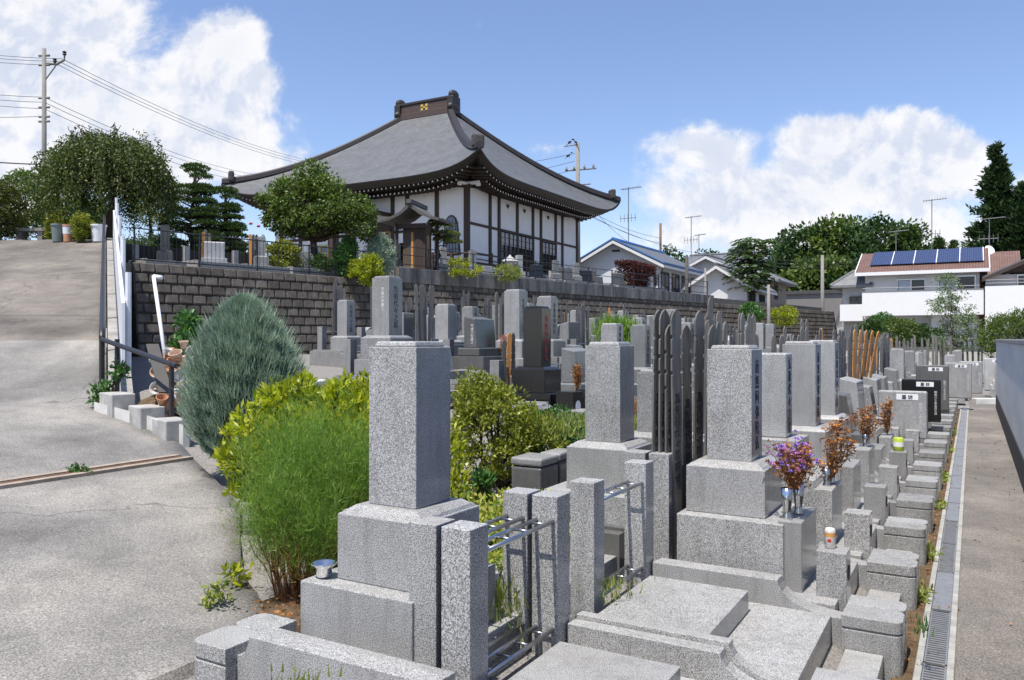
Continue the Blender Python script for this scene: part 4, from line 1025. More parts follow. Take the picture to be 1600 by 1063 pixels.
def window(root, x, y, z, w, h, face, frame=M_SHUT, glass=M_GLASS, curtain=None):
    """face: '-y' or '+x'; x,y,z lower corner of the pane"""
    if face == '-y':
        o = MB().box(x, x + w, y - .02, y + .05, z, z + h).build('window', glass, root)
        mb = MB().box(x - .06, x + w + .06, y - .06, y, z + h, z + h + .07).box(x - .06, x + w + .06, y - .08, y, z - .07, z).box(x - .06, x, y - .06, y, z, z + h).box(x + w, x + w + .06, y - .06, y, z, z + h).box(x + w / 2 - .03, x + w / 2 + .03, y - .05, y, z, z + h)
        if curtain: MB().box(x + .04, x + w * .48, y - .03, y - .022, z + .04, z + h - .03).build('curtain', curtain, o)
    else:
        o = MB().box(x - .05, x + .02, y, y + w, z, z + h).build('window', glass, root)
        mb = MB().box(x, x + .06, y - .06, y + w + .06, z + h, z + h + .07).box(x, x + .08, y - .06, y + w + .06, z - .07, z).box(x, x + .06, y - .06, y, z, z + h).box(x, x + .06, y + w, y + w + .06, z, z + h).box(x, x + .05, y + w / 2 - .03, y + w / 2 + .03, z, z + h)
    mb.build('frame', frame, o)
def gable(root, x0, x1, y0, y1, ze, zr, ov, mat, th=.14, axis='y', edge=M_FASC, ridge=None):
    """gable roof, ridge along axis; ze = height of the wall head"""
    mb = MB(); fm = MB()
    if axis == 'y':
        c = (x0 + x1) / 2; sl = (zr - ze) / ((x1 - x0) / 2)
        for s, xe in ((-1, x0 - ov), (1, x1 + ov)):
            z = ze - sl * ov; mb.ext([(c, y0 - ov, zr + .02), (xe, y0 - ov, z + .02), (xe, y0 - ov, z + .02 + th), (c, y0 - ov, zr + .02 + th)], (0, y1 - y0 + 2 * ov, 0))
            fm.ext([(c, y0 - ov - .03, zr - .15), (xe, y0 - ov - .03, z - .15), (xe, y0 - ov - .03, z + .06), (c, y0 - ov - .03, zr + .06)], (0, .028, 0))
            fm.box(min(xe, xe + s * .03), max(xe, xe + s * .03), y0 - ov, y1 + ov, z - .12, z + .06)
        gb = [(x0, y0 + .002, ze - .01), (x1, y0 + .002, ze - .01), (c, y0 + .002, zr)]; gv = (0, .2, 0); gb2 = [(x0, y1 - .002, ze - .01), (x1, y1 - .002, ze - .01), (c, y1 - .002, zr)]; gv2 = (0, -.2, 0)
        rr = (c, y0 - ov, c, y1 + ov)
    else:
        c = (y0 + y1) / 2; sl = (zr - ze) / ((y1 - y0) / 2)
        for s, ye in ((-1, y0 - ov), (1, y1 + ov)):
            z = ze - sl * ov; mb.ext([(x0 - ov, c, zr + .02), (x0 - ov, ye, z + .02), (x0 - ov, ye, z + .02 + th), (x0 - ov, c, zr + .02 + th)], (x1 - x0 + 2 * ov, 0, 0))
            fm.ext([(x1 + ov + .002, c, zr - .15), (x1 + ov + .002, ye, z - .15), (x1 + ov + .002, ye, z + .06), (x1 + ov + .002, c, zr + .06)], (.028, 0, 0))
            fm.box(x0 - ov, x1 + ov, min(ye, ye + s * .03), max(ye, ye + s * .03), z - .12, z + .06)
        gb = [(x0 + .002, y0, ze - .01), (x0 + .002, y1, ze - .01), (x0 + .002, c, zr)]; gv = (.2, 0, 0); gb2 = [(x1 - .002, y0, ze - .01), (x1 - .002, y1, ze - .01), (x1 - .002, c, zr)]; gv2 = (-.2, 0, 0)
        rr = (x0 - ov, c, x1 + ov, c)
    rf = mb.build('roof', mat, root); fm.build('fascia', edge, rf)
    MB().tube([(rr[0], rr[1], zr + th + .05), (rr[2], rr[3], zr + th + .05)], .13, 8).build('ridge', ridge or mat, rf)
    return gb, gv, gb2, gv2
def hip(root, x0, x1, y0, y1, ze, zr, ov, mat):
    X0, X1, Y0, Y1 = x0 - ov, x1 + ov, y0 - ov, y1 + ov; hx = max(.01, ((X1 - X0) - (Y1 - Y0)) / 2); cx, cy = (X0 + X1) / 2, (Y0 + Y1) / 2; hy = max(.01, ((Y1 - Y0) - (X1 - X0)) / 2)
    a, b = ((cx - hx, cy), (cx + hx, cy)) if hx > hy else ((cx, cy - hy), (cx, cy + hy))
    v = [(X0, Y0, ze), (X1, Y0, ze), (X1, Y1, ze), (X0, Y1, ze), (a[0], a[1], zr), (b[0], b[1], zr)]
    f = [(0, 1, 5, 4), (1, 2, 5), (2, 3, 4, 5), (3, 0, 4)] if hx > hy else [(0, 1, 4), (1, 2, 5, 4), (2, 3, 5), (3, 0, 4, 5)]
    v += [(x, y, z - .15) for x, y, z in v[:4]]; f += [(0, 6, 7, 1), (1, 7, 8, 2), (2, 8, 9, 3), (3, 9, 6, 0), (6, 9, 8, 7)]
    rf = MB().add(v, f).build('roof', mat, root)
    mb = MB()
    for i, j in ((0, 4), (1, 5 if hx > hy else 4), (2, 5), (3, 4 if hx > hy else 5), (4, 5)): mb.tube([v[i], v[j]], .09, 6)
    mb.build('ridge', mat, rf)
def h_blue():
    root = empty('house', (0, 0, 0), 0, 'single storey house with bright blue roof edges next to the temple', 'house')
    x0, x1, y0, y1, ze, zr = -25.3, -19.0, 53.4, 63, 7.15, 8.75
    wl = m_plain('pale_blue_wall', (.60, .64, .68), .8, .05)
    g = gable(root, x0, x1, y0, y1, ze, zr, .6, M_TILEB, .12, 'y', M_FASC, M_BLUE)
    mb = MB()
    c = (x0 + x1) / 2
    for s in (-1, 1):
        xe = c + s * (3.15 + .62); z = ze - .51 * .62 + .16
        mb.ext([(c, y0 - .66, zr + .13), (xe, y0 - .66, z), (xe, y0 - .66, z + .09), (c, y0 - .66, zr + .24)], (0, .14, 0)); mb.box(min(xe, xe + s * .06), max(xe, xe + s * .06), y0 - .66, y1 + .6, z - .02, z + .09)
    mb.build('blue_trim', M_BLUE, root)
    MB().box(x0, x1, y0, y1, 4.1, ze).ext(g[0], g[1]).build('wall', wl, root)
    MB().box(c - .3, c + .3, y0 - .03, y0, 8.05, 8.2).build('vent', M_SHUT, root)
    for k in range(4): window(root, x1, y0 + .6 + 2.3 * k, 4.9, 1.6, 1.6, '+x')
    MB().tube([(x1 + .5, y0 - .4, 6.85), (x1 + .35, y0 - .2, 6.5), (x1 + .05, y0 - .05, 6.3), (x1 + .05, y0 - .05, 4.2)], .045, 6).build('downpipe', M_BLACKP, root)
h_blue()
def h_row():
    wl = m_plain('white_siding', (.66, .67, .68), .8, .06); br = m_plain('brown_siding', (.19, .14, .10), .8, .15)
    root = empty('house', (0, 0, 0), 0, 'long low white house with grey tiled roof behind the blue edged one', 'house')
    x0, x1, y0, y1, ze, zr = -22.5, -15.8, 66, 76, 7.0, 8.6
    g = gable(root, x0, x1, y0, y1, ze, zr, .7, M_TILE); MB().box(x0, x1, y0, y1, 2.8, ze).ext(g[0], g[1]).build('wall', wl, root)
    for k in range(4): window(root, x1, y0 + .4 + 2.3 * k, 4.7, 1.6, 1.8, '+x')
    window(root, x0 + 4.2, y0, 5.2, 1.6, 1.2, '-y')
    root = empty('house', (0, 0, 0), 0, 'bluish grey two storey house with steep gable behind the long low house', 'house')
    x0, x1, y0, y1, ze, zr = -27, -19.5, 84, 92, 8.6, 11.0
    g = gable(root, x0, x1, y0, y1, ze, zr, .6, M_TILEB, .14, 'x'); MB().box(x0, x1, y0, y1, 2, ze).ext(g[0], g[1]).ext(g[2], g[3]).build('wall', m_plain('grey_wall', (.33, .36, .40), .8), root); window(root, x0 + 4, y0, 7.2, 1.2, 1.2, '-y')
    # brown and cream house with hipped roofs
    root = empty('house', (0, 0, 0), 0, 'two storey brown and cream house with grey hipped tile roofs', 'house')
    c = at(1190, 530, 66)
    bx, by = c.x - 4.6, c.y
    MB().box(bx, bx + 5.4, by, by + 6, 0, 6.6).build('wall', m_plain('taupe_wall', (.30, .25, .21), .8, .1), root); hip(root, bx, bx + 5.4, by, by + 6, 6.6, 8.4, .8, M_TILE)
    MB().box(bx - .6, bx + 2.6, by - 2.2, by - .02, 0, 4.9).build('cream_wing', M_CREAM, root)
    MB().box(bx - .6, bx + 2.6, by - 2.25, by - 2.2, 4.9, 5.0).box(bx - .6, bx + 2.6, by - 2.25, by - 2.2, 5.5, 5.56).build('balcony_rail', M_BLACKP, root)
    MB().box(bx + 2.7, bx + 6.6, by - 3.4, by - .01, 0, 3.6).build('side_wing', m_plain('brown_render', (.16, .12, .10), .8, .1), root); hip(root, bx + 2.7, bx + 6.6, by - 3.4, by + 1.5, 3.6, 5.2, .6, M_TILE)
    window(root, bx + .8, by, 5.2, 1.6, 1.1, '-y'); window(root, bx + 3.6, by, 5.2, 1.0, 1.1, '-y'); window(root, bx + 3.2, by - 3.4, 1.9, 1.4, 1.3, '-y'); window(root, bx + 5.4, by + 1, 5.2, 1.2, 1.1, '+x')
    # white small house in front of it
    root = empty('house', (0, 0, 0), 0, 'narrow white house with air conditioner beyond the end of the terrace', 'house')
    x0, x1, y0, y1, ze, zr = -18.0, -13.9, 57.5, 64.5, 5.7, 7.0
    g = gable(root, x0, x1, y0, y1, ze, zr, .55, M_TILE); MB().box(x0, x1, y0, y1, 1, ze).ext(g[0], g[1]).build('wall', wl, root)
    for k in range(2): window(root, x1, y0 + .7 + 3.1 * k, 3.3, 1.7, 1.8, '+x')
    MB().box(x1 + .1, x1 + .5, y0 + 5.6, y0 + 6.5, 3.2, 4.0).build('air_conditioner', M_WHITEP, root, .03)
    # plain grey building
    root = empty('warehouse', (0, 0, 0), 0, 'plain flat roofed grey building before the wood', 'building')
    a = at(1250, 530, 82); MB().box(a.x - 1.5, a.x + 6, a.y, a.y + 9, 0, 6.4).build('wall', M_GREYM, root); MB().box(a.x - 1.7, a.x + 6.2, a.y - .2, a.y + 9.2, 6.4, 6.75).build('roof', m_plain('dark_trim', (.07, .07, .07), .7), root); window(root, a.x + 1, a.y, 1.6, 2.4, 1.6, '-y')
    root = empty('shed', (0, 0, 0), 0, 'low tiled outbuilding at the foot of the plain grey building', 'outbuilding')
    a = at(1300, 530, 66); MB().box(a.x, a.x + 3.6, a.y, a.y + 4, 0, 2.2).build('wall', M_BEIGE, root); hip(root, a.x, a.x + 3.6, a.y, a.y + 4, 2.2, 3.7, .5, M_TILE)
h_row()
def h_white():
    root = empty('house', (0, 0, 0), 0, 'white house with long balcony and solar panels on a red brown roof', 'house')
    wl = m_plain('white_stucco', (.78, .78, .77), .85, .03, 3); wl2 = m_plain('grey_white_stucco', (.62, .62, .61), .85, .04, 3)
    Y = 54.3; x0, x1 = -6.0, 0.35
    MB().box(x0, x1, Y + 1.6, Y + 8, 0, 5.95).build('wall', wl2, root)
    # saddle roof, ridge along x, big front slope
    zr, ze = 7.45, 5.9; ye, yr = Y + 1.0, Y + 4.8
    rf = MB().ext([(x0 - .5, ye, ze), (x0 - .5, yr, zr), (x0 - .5, Y + 8.6, ze), (x0 - .5, Y + 8.6, ze + .12), (x0 - .5, yr, zr + .14), (x0 - .5, ye, ze + .12)], (x1 - x0 + 1.0, 0, 0)).build('roof', M_TILER, root)
    MB().box(x0 - .52, x1 + .52, ye - .07, ye - .005, ze - .08, ze + .13).ext([(x1 + .502, ye, ze - .12), (x1 + .502, yr, zr - .12), (x1 + .502, yr, zr + .16), (x1 + .502, ye, ze + .16)], (.05, 0, 0)).ext([(x0 - .552, ye, ze - .12), (x0 - .552, yr, zr - .12), (x0 - .552, yr, zr + .16), (x0 - .552, ye, ze + .16)], (.05, 0, 0)).build('fascia', wl, rf)
    MB().ext([(x0, Y + 1.6, ze - .02), (x0, yr, zr - .03), (x0, Y + 8, ze - .02)], (.1, 0, 0)).ext([(x1 - .1, Y + 1.6, ze - .02), (x1 - .1, yr, zr - .03), (x1 - .1, Y + 8, ze - .02)], (.1, 0, 0)).build('gable_wall', wl2, root)
    n = Vector((0, -(zr - ze), (yr - ye))).normalized()
    s = NT('solar_cells'); br = s.N.new('ShaderNodeTexBrick'); br.offset = 0; br.inputs['Color1'].default_value = (.02, .03, .08, 1); br.inputs['Color2'].default_value = (.03, .045, .12, 1); br.inputs['Mortar'].default_value = (.10, .12, .18, 1)
    br.inputs['Scale'].default_value = 4.2; br.inputs['Mortar Size'].default_value = .03; br.inputs['Row Height'].default_value = .5; br.inputs['Brick Width'].default_value = .5
    s.L.new(s.tc.outputs['Object'], br.inputs['Vector']); s.color(br.outputs[0]); s.rough(.18)
    for k in range(5):
        a = x0 + .25 + k * 1.27; b = a + 1.2
        L = Vector((0, yr - ye, zr - ze)); p0 = Vector((0, ye, ze + .13)) + L * .28 + n * .08; p1 = Vector((0, ye, ze + .13)) + L * .97 + n * .08
        pn = MB().ext([(a, p0.y, p0.z), (b, p0.y, p0.z), (b, p1.y, p1.z), (a, p1.y, p1.z)], tuple(n * .04)).build('solar_panel', s.m, rf)
        MB().box(b + .01, b + .055, 0, .01, 0, .01).v
        MB().ext([(b + .01, p0.y, p0.z), (b + .06, p0.y, p0.z), (b + .06, p1.y, p1.z), (b + .01, p1.y, p1.z)], tuple(n * .05)).build('panel_frame', M_WHITEP, pn)
    # balcony
    MB().box(x0, x1 + .2, Y, Y + 1.58, 3.25, 3.4).box(x0, x1 + .2, Y, Y + .14, 3.4, 4.72).build('balcony', wl, root)
    MB().box(x0 - 1.35, x0 - .01, Y + .4, Y + 1.9, 2.95, 3.1).box(x0 - 1.35, x0 - .01, Y + .4, Y + .52, 3.1, 4.0).build('side_balcony', wl, root)
    MB().box(x0, x1 + .2, Y - .02, Y + .16, 4.72, 4.78).build('balcony_cap', M_GREYM, root)
    MB().tube([(x0, Y + .07, 4.95), (x1, Y + .07, 4.95)], .03, 6).build('handrail', M_GALV, root)
    cur = m_plain('curtain', (.42, .48, .54), .8)
    window(root, -4.1, Y + 1.6, 4.0, 1.5, 1.5, '-y', M_STEEL, M_GLASS, cur); window(root, -1.8, Y + 1.6, 4.0, 1.9, 1.6, '-y', M_STEEL, M_GLASS, cur)
    window(root, -4.2, Y + 1.6, 1.1, 1.7, 1.6, '-y'); window(root, x0 - 1.0 + .1, Y + 1.92, 3.2, .7, 1.3, '-y')
    MB().box(-2.2, .2, Y + .9, Y + 1.59, 0, 3.24).build('porch_wall', wl2, root)
    MB().box(-1.3, -1.05, Y - .05, Y, 3.9, 4.4).build('bracket', M_STEEL, root)
    MB().box(x0 - 1.4, x0 - .01, Y + 1.95, Y + 7, 0, 5.2).build('side_wing', m_plain('side_grey', (.42, .42, .40), .85), root); hip(root, x0 - 1.6, x0 - .02, Y + 2, Y + 7, 5.3, 6.3, .5, M_TILE)
    # second white building to the right
    root = empty('house', (0, 0, 0), 0, 'white house with blank balcony wall and dark timber gable behind the shrub', 'house')
    MB().box(.62, 9, Y - .6, Y + .95, 3.05, 4.85).build('balcony', wl, root); MB().box(.65, 9, Y + 1.0, Y + 7, 0, 5.6).build('wall', m_plain('grey_side', (.30, .30, .31), .8), root)
    MB().box(.62, .95, Y - .6, Y - .3, 0, 3.04).build('porch_pillar', wl, root)
    for z in (5.02, 5.2): MB().tube([(.65, Y - .5, z), (9, Y - .5, z)], .028, 6).build('handrail', M_GALV, root)
    g = gable(root, 1.3, 7.5, Y + 1.2, Y + 8, 5.7, 7.15, .8, M_TILEB, .12, 'y', M_WOODD)
    MB().ext(g[0], g[1]).build('gable_wall', M_WOODD, root); window(root, 2.3, Y + 1.0, 4.6, 2.0, .9, '-y', M_STEEL)
    MB().box(-.2, 1.9, Y + 9, Y + 11, 0, 6).build('brick_wing', m_plain('orange_brick', (.38, .16, .08), .8), root); MB().ext([(-.4, Y + 7.8, 6.0), (-.4, Y + 11, 7.8), (-.4, Y + 11, 7.9), (-.4, Y + 7.8, 6.1)], (3.2, 0, 0)).build('red_roof', M_TILER, root)
    # satellite dish
    root = empty('satellite_dish', at(1545, 392, 56), 0, 'white satellite dish at the ridge end of the solar panel roof', 'satellite dish')
    MB().lathe([(.001, 0), (.18, .02), (.33, .09), (.36, .11), (.33, .11), (.18, .05), (.001, .03)], n=20).xf(Matrix.Rotation(R(35), 4, 'Z') @ Matrix.Rotation(R(65), 4, 'X')).build('dish', M_WHITE, root, smooth=True)
    MB().tube([(0, 0.05, -1.0), (0, .05, 0)], .03, 6).build('mast', M_STEEL, root)
    # parked car
    c = at(1425, 540, 49); root = empty('parked_car', (c.x, c.y, .05), R(8), 'dark blue small car parked under the white balcony', 'car')
    prof = [(-1.7, .35), (-1.72, .75), (-1.6, .95), (-1.25, 1.38), (-.9, 1.52), (.1, 1.52), (.55, 1.35), (1.0, 1.0), (1.6, .88), (1.75, .7), (1.75, .35)]
    MB().ext([(x, -.75, z) for x, z in prof], (0, 1.5, 0)).build('body', m_plain('car_paint', (.05, .07, .10), .2, .05, 2, metal=.5), root, .07, 3)
    MB().ext([(x, -.77, z) for x, z in ((-1.2, 1.0), (-1.0, 1.4), (.1, 1.43), (.5, 1.28), (.85, 1.0))], (0, 1.54, 0)).build('window', M_GLASS, root)
    for x in (-1.1, 1.1):
        for y in (-.74, .6): MB().lathe([(.29, 0), (.29, .16)], n=18).xf(Matrix.Translation((x, y + .16, .29)) @ Matrix.Rotation(R(90), 4, 'X')).build('wheel', M_BLACKP, root)
h_white()

# antennas, poles, cables, crows
def antenna(px, ptop, pbase, d, label, w=1.0, extra=True):
    a = at(px, pbase, d); h = (pbase - ptop) / 1250 * d; r = empty('antenna', a, 0, label, 'antenna', 'roof antennas')
    MB().tube([(0, 0, 0), (0, 0, h)], .035, 6).build('mast', M_GALV, r)
    mb = MB().tube([(-w * .6, 0, h - .12), (w, .2, h - .02)], .03, 5)
    for i in range(9): t = i / 8; x = lerp(t, -w * .55, w * .95); mb.tube([(x, -.3, h - .11 + .09 * t), (x, .32, h - .11 + .09 * t)], .02, 4)
    mb.build('aerial', M_GALV, r)
    if extra:
        mb = MB().tube([(-w * .7, 0, h * .45), (w * .6, .1, h * .45)], .028, 5)
        for i in range(5): x = lerp(i / 4, -w * .65, w * .55); mb.tube([(x, 0, h * .45 - .3), (x, 0, h * .45 + .3)], .02, 4)
        mb.build('aerial', M_GALV, r)
antenna(982, 293, 380, 62, 'tall roof antenna above the blue edged house', 1.0)
antenna(1080, 338, 405, 75, 'roof antenna above the grey gabled house, taller of the two', 1.0)
antenna(1092, 366, 408, 82, 'small short antenna beside a taller roof antenna', .7, False)
antenna(1400, 360, 420, 62, 'low antenna at the end of the solar panel roof', .9, False)
antenna(1456, 311, 410, 62, 'tallest antenna above the solar panel roof', 1.0)
antenna(1546, 340, 400, 60, 'broad flat antenna by the satellite dish', 1.0)
def wood_pole(px, ptop, d, label, r=.13, zb=0, m=M_CONCP):
    a = at(px, ptop, d); p = empty('utility_pole', (a.x, a.y, zb), 0, label, 'utility pole', 'utility poles'); H = a.z - zb
    MB().tube([(0, 0, 0), (0, 0, H)], [r * 1.15, r * .8], 10).build('pole', m, p, smooth=True); return p, H
p, H = wood_pole(69, 76, 34, 'tall concrete utility pole with crossarm rising behind the weeping tree', .10, 4.2)
MB().tube([(0, 0, H - .62), (.5, .25, H - .68), (.8, .4, H - .5), (.8, .4, H - .3)], .05, 6).tube([(0, 0, H - 1.4), (.5, .25, H - .68)], .03, 5).build('crossarm', M_CONCP, p)
for x in (.42, .8): MB().lathe([(.03, 0), (.09, .05), (.05, .1), (.09, .15), (.03, .2)], n=10).xf(Matrix.Translation((x, x / 2, H - .62 + (.3 if x > .5 else 0)))).build('insulator', M_BLACKP, p)
mb = MB()
for z in (.3, .7, 2.1, 2.5, 2.9, 3.1): mb.tube([(-.22, -.1, H - z), (.22, .1, H - z)], .05, 6)
mb.build('clamp', M_CONCP, p)
p, H = wood_pole(903, 224, 58, 'concrete pole with wires behind the temple, crows perched above', .17, 4)
mb = MB().tube([(-1.0, 0, H - 1.9), (1.3, .3, H - 1.9)], .06, 6).tube([(-.8, 0, H - 3.0), (.9, .2, H - 3.0)], .05, 6).tube([(-.9, -.1, H - 4.6), (.5, .1, H - 4.6)], .04, 6).tube([(-1.1, 0, H - .1), (.1, 0, H - .1)], .04, 6)
mb.build('crossarm', M_CONCP, p)
mb = MB()
for x in (-.9, -.3, .5, 1.2): mb.lathe([(.04, 0), (.11, .08), (.04, .28)], (x, .05 * x, H - 1.9), 8)
mb.build('insulator', M_CONCP, p)
MB().lathe([(.3, 0), (.3, .8), (.1, .9)], (.35, 0, H - 5.2), 12).build('transformer', M_BLACKP, p)
wood_pole(1032, 349, 78, 'plain brown pole among the distant roofs', .14, 2, m_plain('brown_pole', (.16, .11, .08), .9))
wood_pole(1285, 399, 78, 'pale concrete pole in front of the dark wood', .18, 0)
p, H = wood_pole(1073, 400, 46.5, 'slim dark pole at the end of the terrace wall', .12, 1, m_plain('dark_pole', (.07, .065, .06), .8))
p, H = wood_pole(1102, 419, 47.5, 'thin pale pole beside the narrow white house', .06, 1)
wood_pole(1201, 445, 50, 'short plain concrete post before the brown and cream house', .11, .5)
def crow(c, rz, label):
    root = empty('crow', c, rz, label, 'crow', 'crows on the wires')
    mb = MB().blob((0, 0, .16), (.17, .075, .085), 8); mb.xf(Matrix.Rotation(R(-35), 4, 'Y')); mb.blob((.13, 0, .33), (.065, .05, .055), 8)
    mb.ext([(.18, -.012, .34), (.27, 0, .31), (.18, -.012, .31)], (0, .024, 0)); mb.ext([(-.10, -.05, .08), (-.10, .05, .08), (-.34, .03, -.12), (-.34, -.03, -.12)], (0, 0, .015))
    mb.tube([(0, -.03, .06), (.01, -.03, -.03)], .01, 4).tube([(0, .03, .06), (.01, .03, -.03)], .01, 4)
    mb.build('body', m_plain('feathers', (.012, .012, .015), .4), root, smooth=True)
crow(at(892, 225, 58), R(10), 'black crow perched highest, outer one of the pair at the pole top'); crow(at(898, 225, 58), R(160), 'black crow next to the tip of the pole'); crow(at(890, 246, 57), R(20), 'black crow perched lower on the wires')
ncab = 0
def cable(pts, label, r=.012):
    P = []
    for (a, b) in zip(pts, pts[1:]):
        a = at(*a); b = at(*b); L = (b - a).length
        for i in range(12): t = i / 12; q = a.lerp(b, t); q.z -= 4 * t * (1 - t) * L * .018; P.append(q)
    P.append(at(*pts[-1])); tag(MB().tube(P, r, 5).build('cable', M_CABLE), label, 'cable', 'overhead cables')
for i, (y0, yl, y1) in enumerate(((92, 80, 232), (96, 86, 236), (102, 92, 240))):
    cable([(-120, yl - 8, 34), (92 if i else 97, y0, 34), (470, y1 + 16, 60)], f'overhead cable over the weeping tree, {ORD[i]} of the upper strands')
for i, (y0, yl, y1) in enumerate(((152, 140, 268), (160, 148, 274), (170, 156, 282))):
    cable([(-120, yl - 6, 34), (69, y0, 34), (400, y1 + 5, 60)], f'overhead cable crossing behind the weeping tree, {ORD[i]} of the lower strands')
cable([(-120, 240, 34), (65, 257, 34)], 'thick overhead cable reaching the pole below all others', .03)
cable([(-120, 178, 34), (64, 182, 34)], 'sagging thin cable ending at the pole clamps', .012)
for i, (a, b) in enumerate((((898, 240, 58), (640, 262, 90)), ((898, 252, 58), (640, 285, 90)), ((898, 265, 58), (640, 300, 90)), ((905, 320, 58), (1032, 372, 78)), ((905, 325, 58), (1032, 380, 78)), ((905, 330, 58), (1120, 398, 95)), ((905, 300, 58), (985, 380, 78)))):
    cable([a, b], f'{ORD[i]} thin cable running from the crow pole', .016)
for i in range(3): cable([(1170, 402 + 6 * i, 78), (1285, 408 + 5 * i, 78), (1420, 395 + 5 * i, 82)], f'{ORD[i]} cable passing before the dark wood', .022)

# ------------------------------------------------------------------ vegetation
L_DARK = m_leaf('leaf_dark', (.028, .055, .014), (.06, .11, .028), (.11, .17, .05))
L_MID = m_leaf('leaf_mid', (.045, .08, .014), (.115, .17, .032), (.20, .25, .06))
L_WEEP = m_leaf('leaf_weeping', (.035, .055, .015), (.095, .13, .032), (.18, .19, .06))
L_PINE = m_leaf('leaf_pine', (.03, .06, .018), (.085, .14, .04), None, .6, .15)
L_FAR = m_leaf('leaf_far', (.022, .05, .016), (.05, .10, .028), (.085, .14, .04), .6, .2, .25)
L_CEDAR = m_leaf('leaf_cedar', (.014, .034, .012), (.035, .07, .02), None, .6, .12, .35)
L_YEL = m_leaf('leaf_yellow', (.20, .25, .014), (.42, .43, .03), (.12, .17, .02), .35, .3, 2.5, .84)
L_VAR = m_leaf('leaf_variegated', (.30, .34, .05), (.58, .56, .16), (.14, .24, .04), .4, .3, 3, .8)
L_OLIVE = m_leaf('leaf_olive', (.10, .13, .015), (.26, .28, .035), (.42, .41, .08), .4, .25, 3)
L_GREEN = m_leaf('leaf_green', (.03, .085, .02), (.08, .19, .045), (.14, .26, .06), .4, .2, 3)
L_FEATH = m_leaf('leaf_feathery', (.11, .19, .035), (.20, .32, .06), (.30, .36, .10), .6, .4, 9, .9)
L_FEATHD = m_leaf('leaf_feathery_base', (.24, .22, .06), (.38, .34, .10), (.34, .17, .07), .6, .35, 4, .7)
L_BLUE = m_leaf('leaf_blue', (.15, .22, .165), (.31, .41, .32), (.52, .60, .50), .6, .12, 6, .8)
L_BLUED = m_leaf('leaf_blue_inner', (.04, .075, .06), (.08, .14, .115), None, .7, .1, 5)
L_RED = m_leaf('leaf_maroon', (.055, .016, .018), (.13, .035, .035), (.06, .07, .03), .5, .15, 3)
L_SILV = m_leaf('leaf_silver', (.07, .11, .05), (.16, .22, .11), (.34, .38, .28), .5, .3, 2, .75)
L_DRY = m_leaf('leaf_dry', (.16, .07, .02), (.36, .17, .05), (.50, .22, .08), .7, .2, 8, .8)
L_GRASS = m_leaf('leaf_grass', (.14, .20, .04), (.30, .34, .09), (.42, .36, .16), .6, .3, 4)

# weeping tree on the crest
def weeping():
    c = at(172, 378, 25.5); root = empty('weeping_tree', (c.x, c.y, 4.75), 0, 'broad weeping cherry tree beside the utility pole above the driveway', 'tree')
    rs = np.random.RandomState(5); Rr = 1.85; Hc = 1.75; Ps = []; Ds = []; br = MB()
    limb(br, (0, 0, -.2), (.1, 0, 1.9), .15, .11, rs, 6, .04)
    for k in range(620):
        q = rs.uniform(0, 2 * math.pi); r = math.sqrt(rs.uniform(.0, 1)); r0 = r * Rr * rs.uniform(.75, 1.06)
        x, y = r0 * math.cos(q), r0 * math.sin(q); top = Hc + 1.75 * math.sqrt(max(0, 1 - (r * .94) ** 2)) + rs.uniform(-.28, .12) + (.35 if rs.rand() < .06 else 0)
        ln = rs.uniform(.9, 1.9) if r > .5 else rs.uniform(.6, 1.5); zz = max(top - ln, .55 + .75 * (1 - r) + rs.uniform(-.15, .3))
        n = int(46 * (top - zz)) + 8; t = rs.rand(n)
        bend = .42 * np.sqrt(t); P = np.stack([x + math.cos(q) * bend, y + math.sin(q) * bend, top + .10 * np.sin(t * 3) - (top - zz) * t ** 1.25], 1) + rs.normal(size=(n, 3)) * .055
        Ps.append(P); D = rs.normal(size=(n, 3)) * .6; D[:, 2] -= .75; Ds.append(D)
        if k % 6 == 0: limb(br, (.1, 0, 1.75), (x, y, top - .05), .05, .012, rs, 4, .16)
    P = np.concatenate(Ps); D = np.concatenate(Ds); n = len(P); V, F = leaves_np(P, D, .105 * rs.uniform(.6, 1.3, n), .05 * rs.uniform(.7, 1.2, n), rs)
    link('crown', np_mesh('crown', V, F, L_WEEP), root)
    for k in range(16):
        q = rs.uniform(0, 6.28); x, y = .9 * math.cos(q), .9 * math.sin(q); limb(br, (x * .5, y * .5, 3.0), (x * 1.3, y * 1.3, 3.55 + rs.uniform(0, .15)), .02, .008, rs, 4, .3)
    br.build('trunk', M_BARK, root, smooth=True)
weeping()

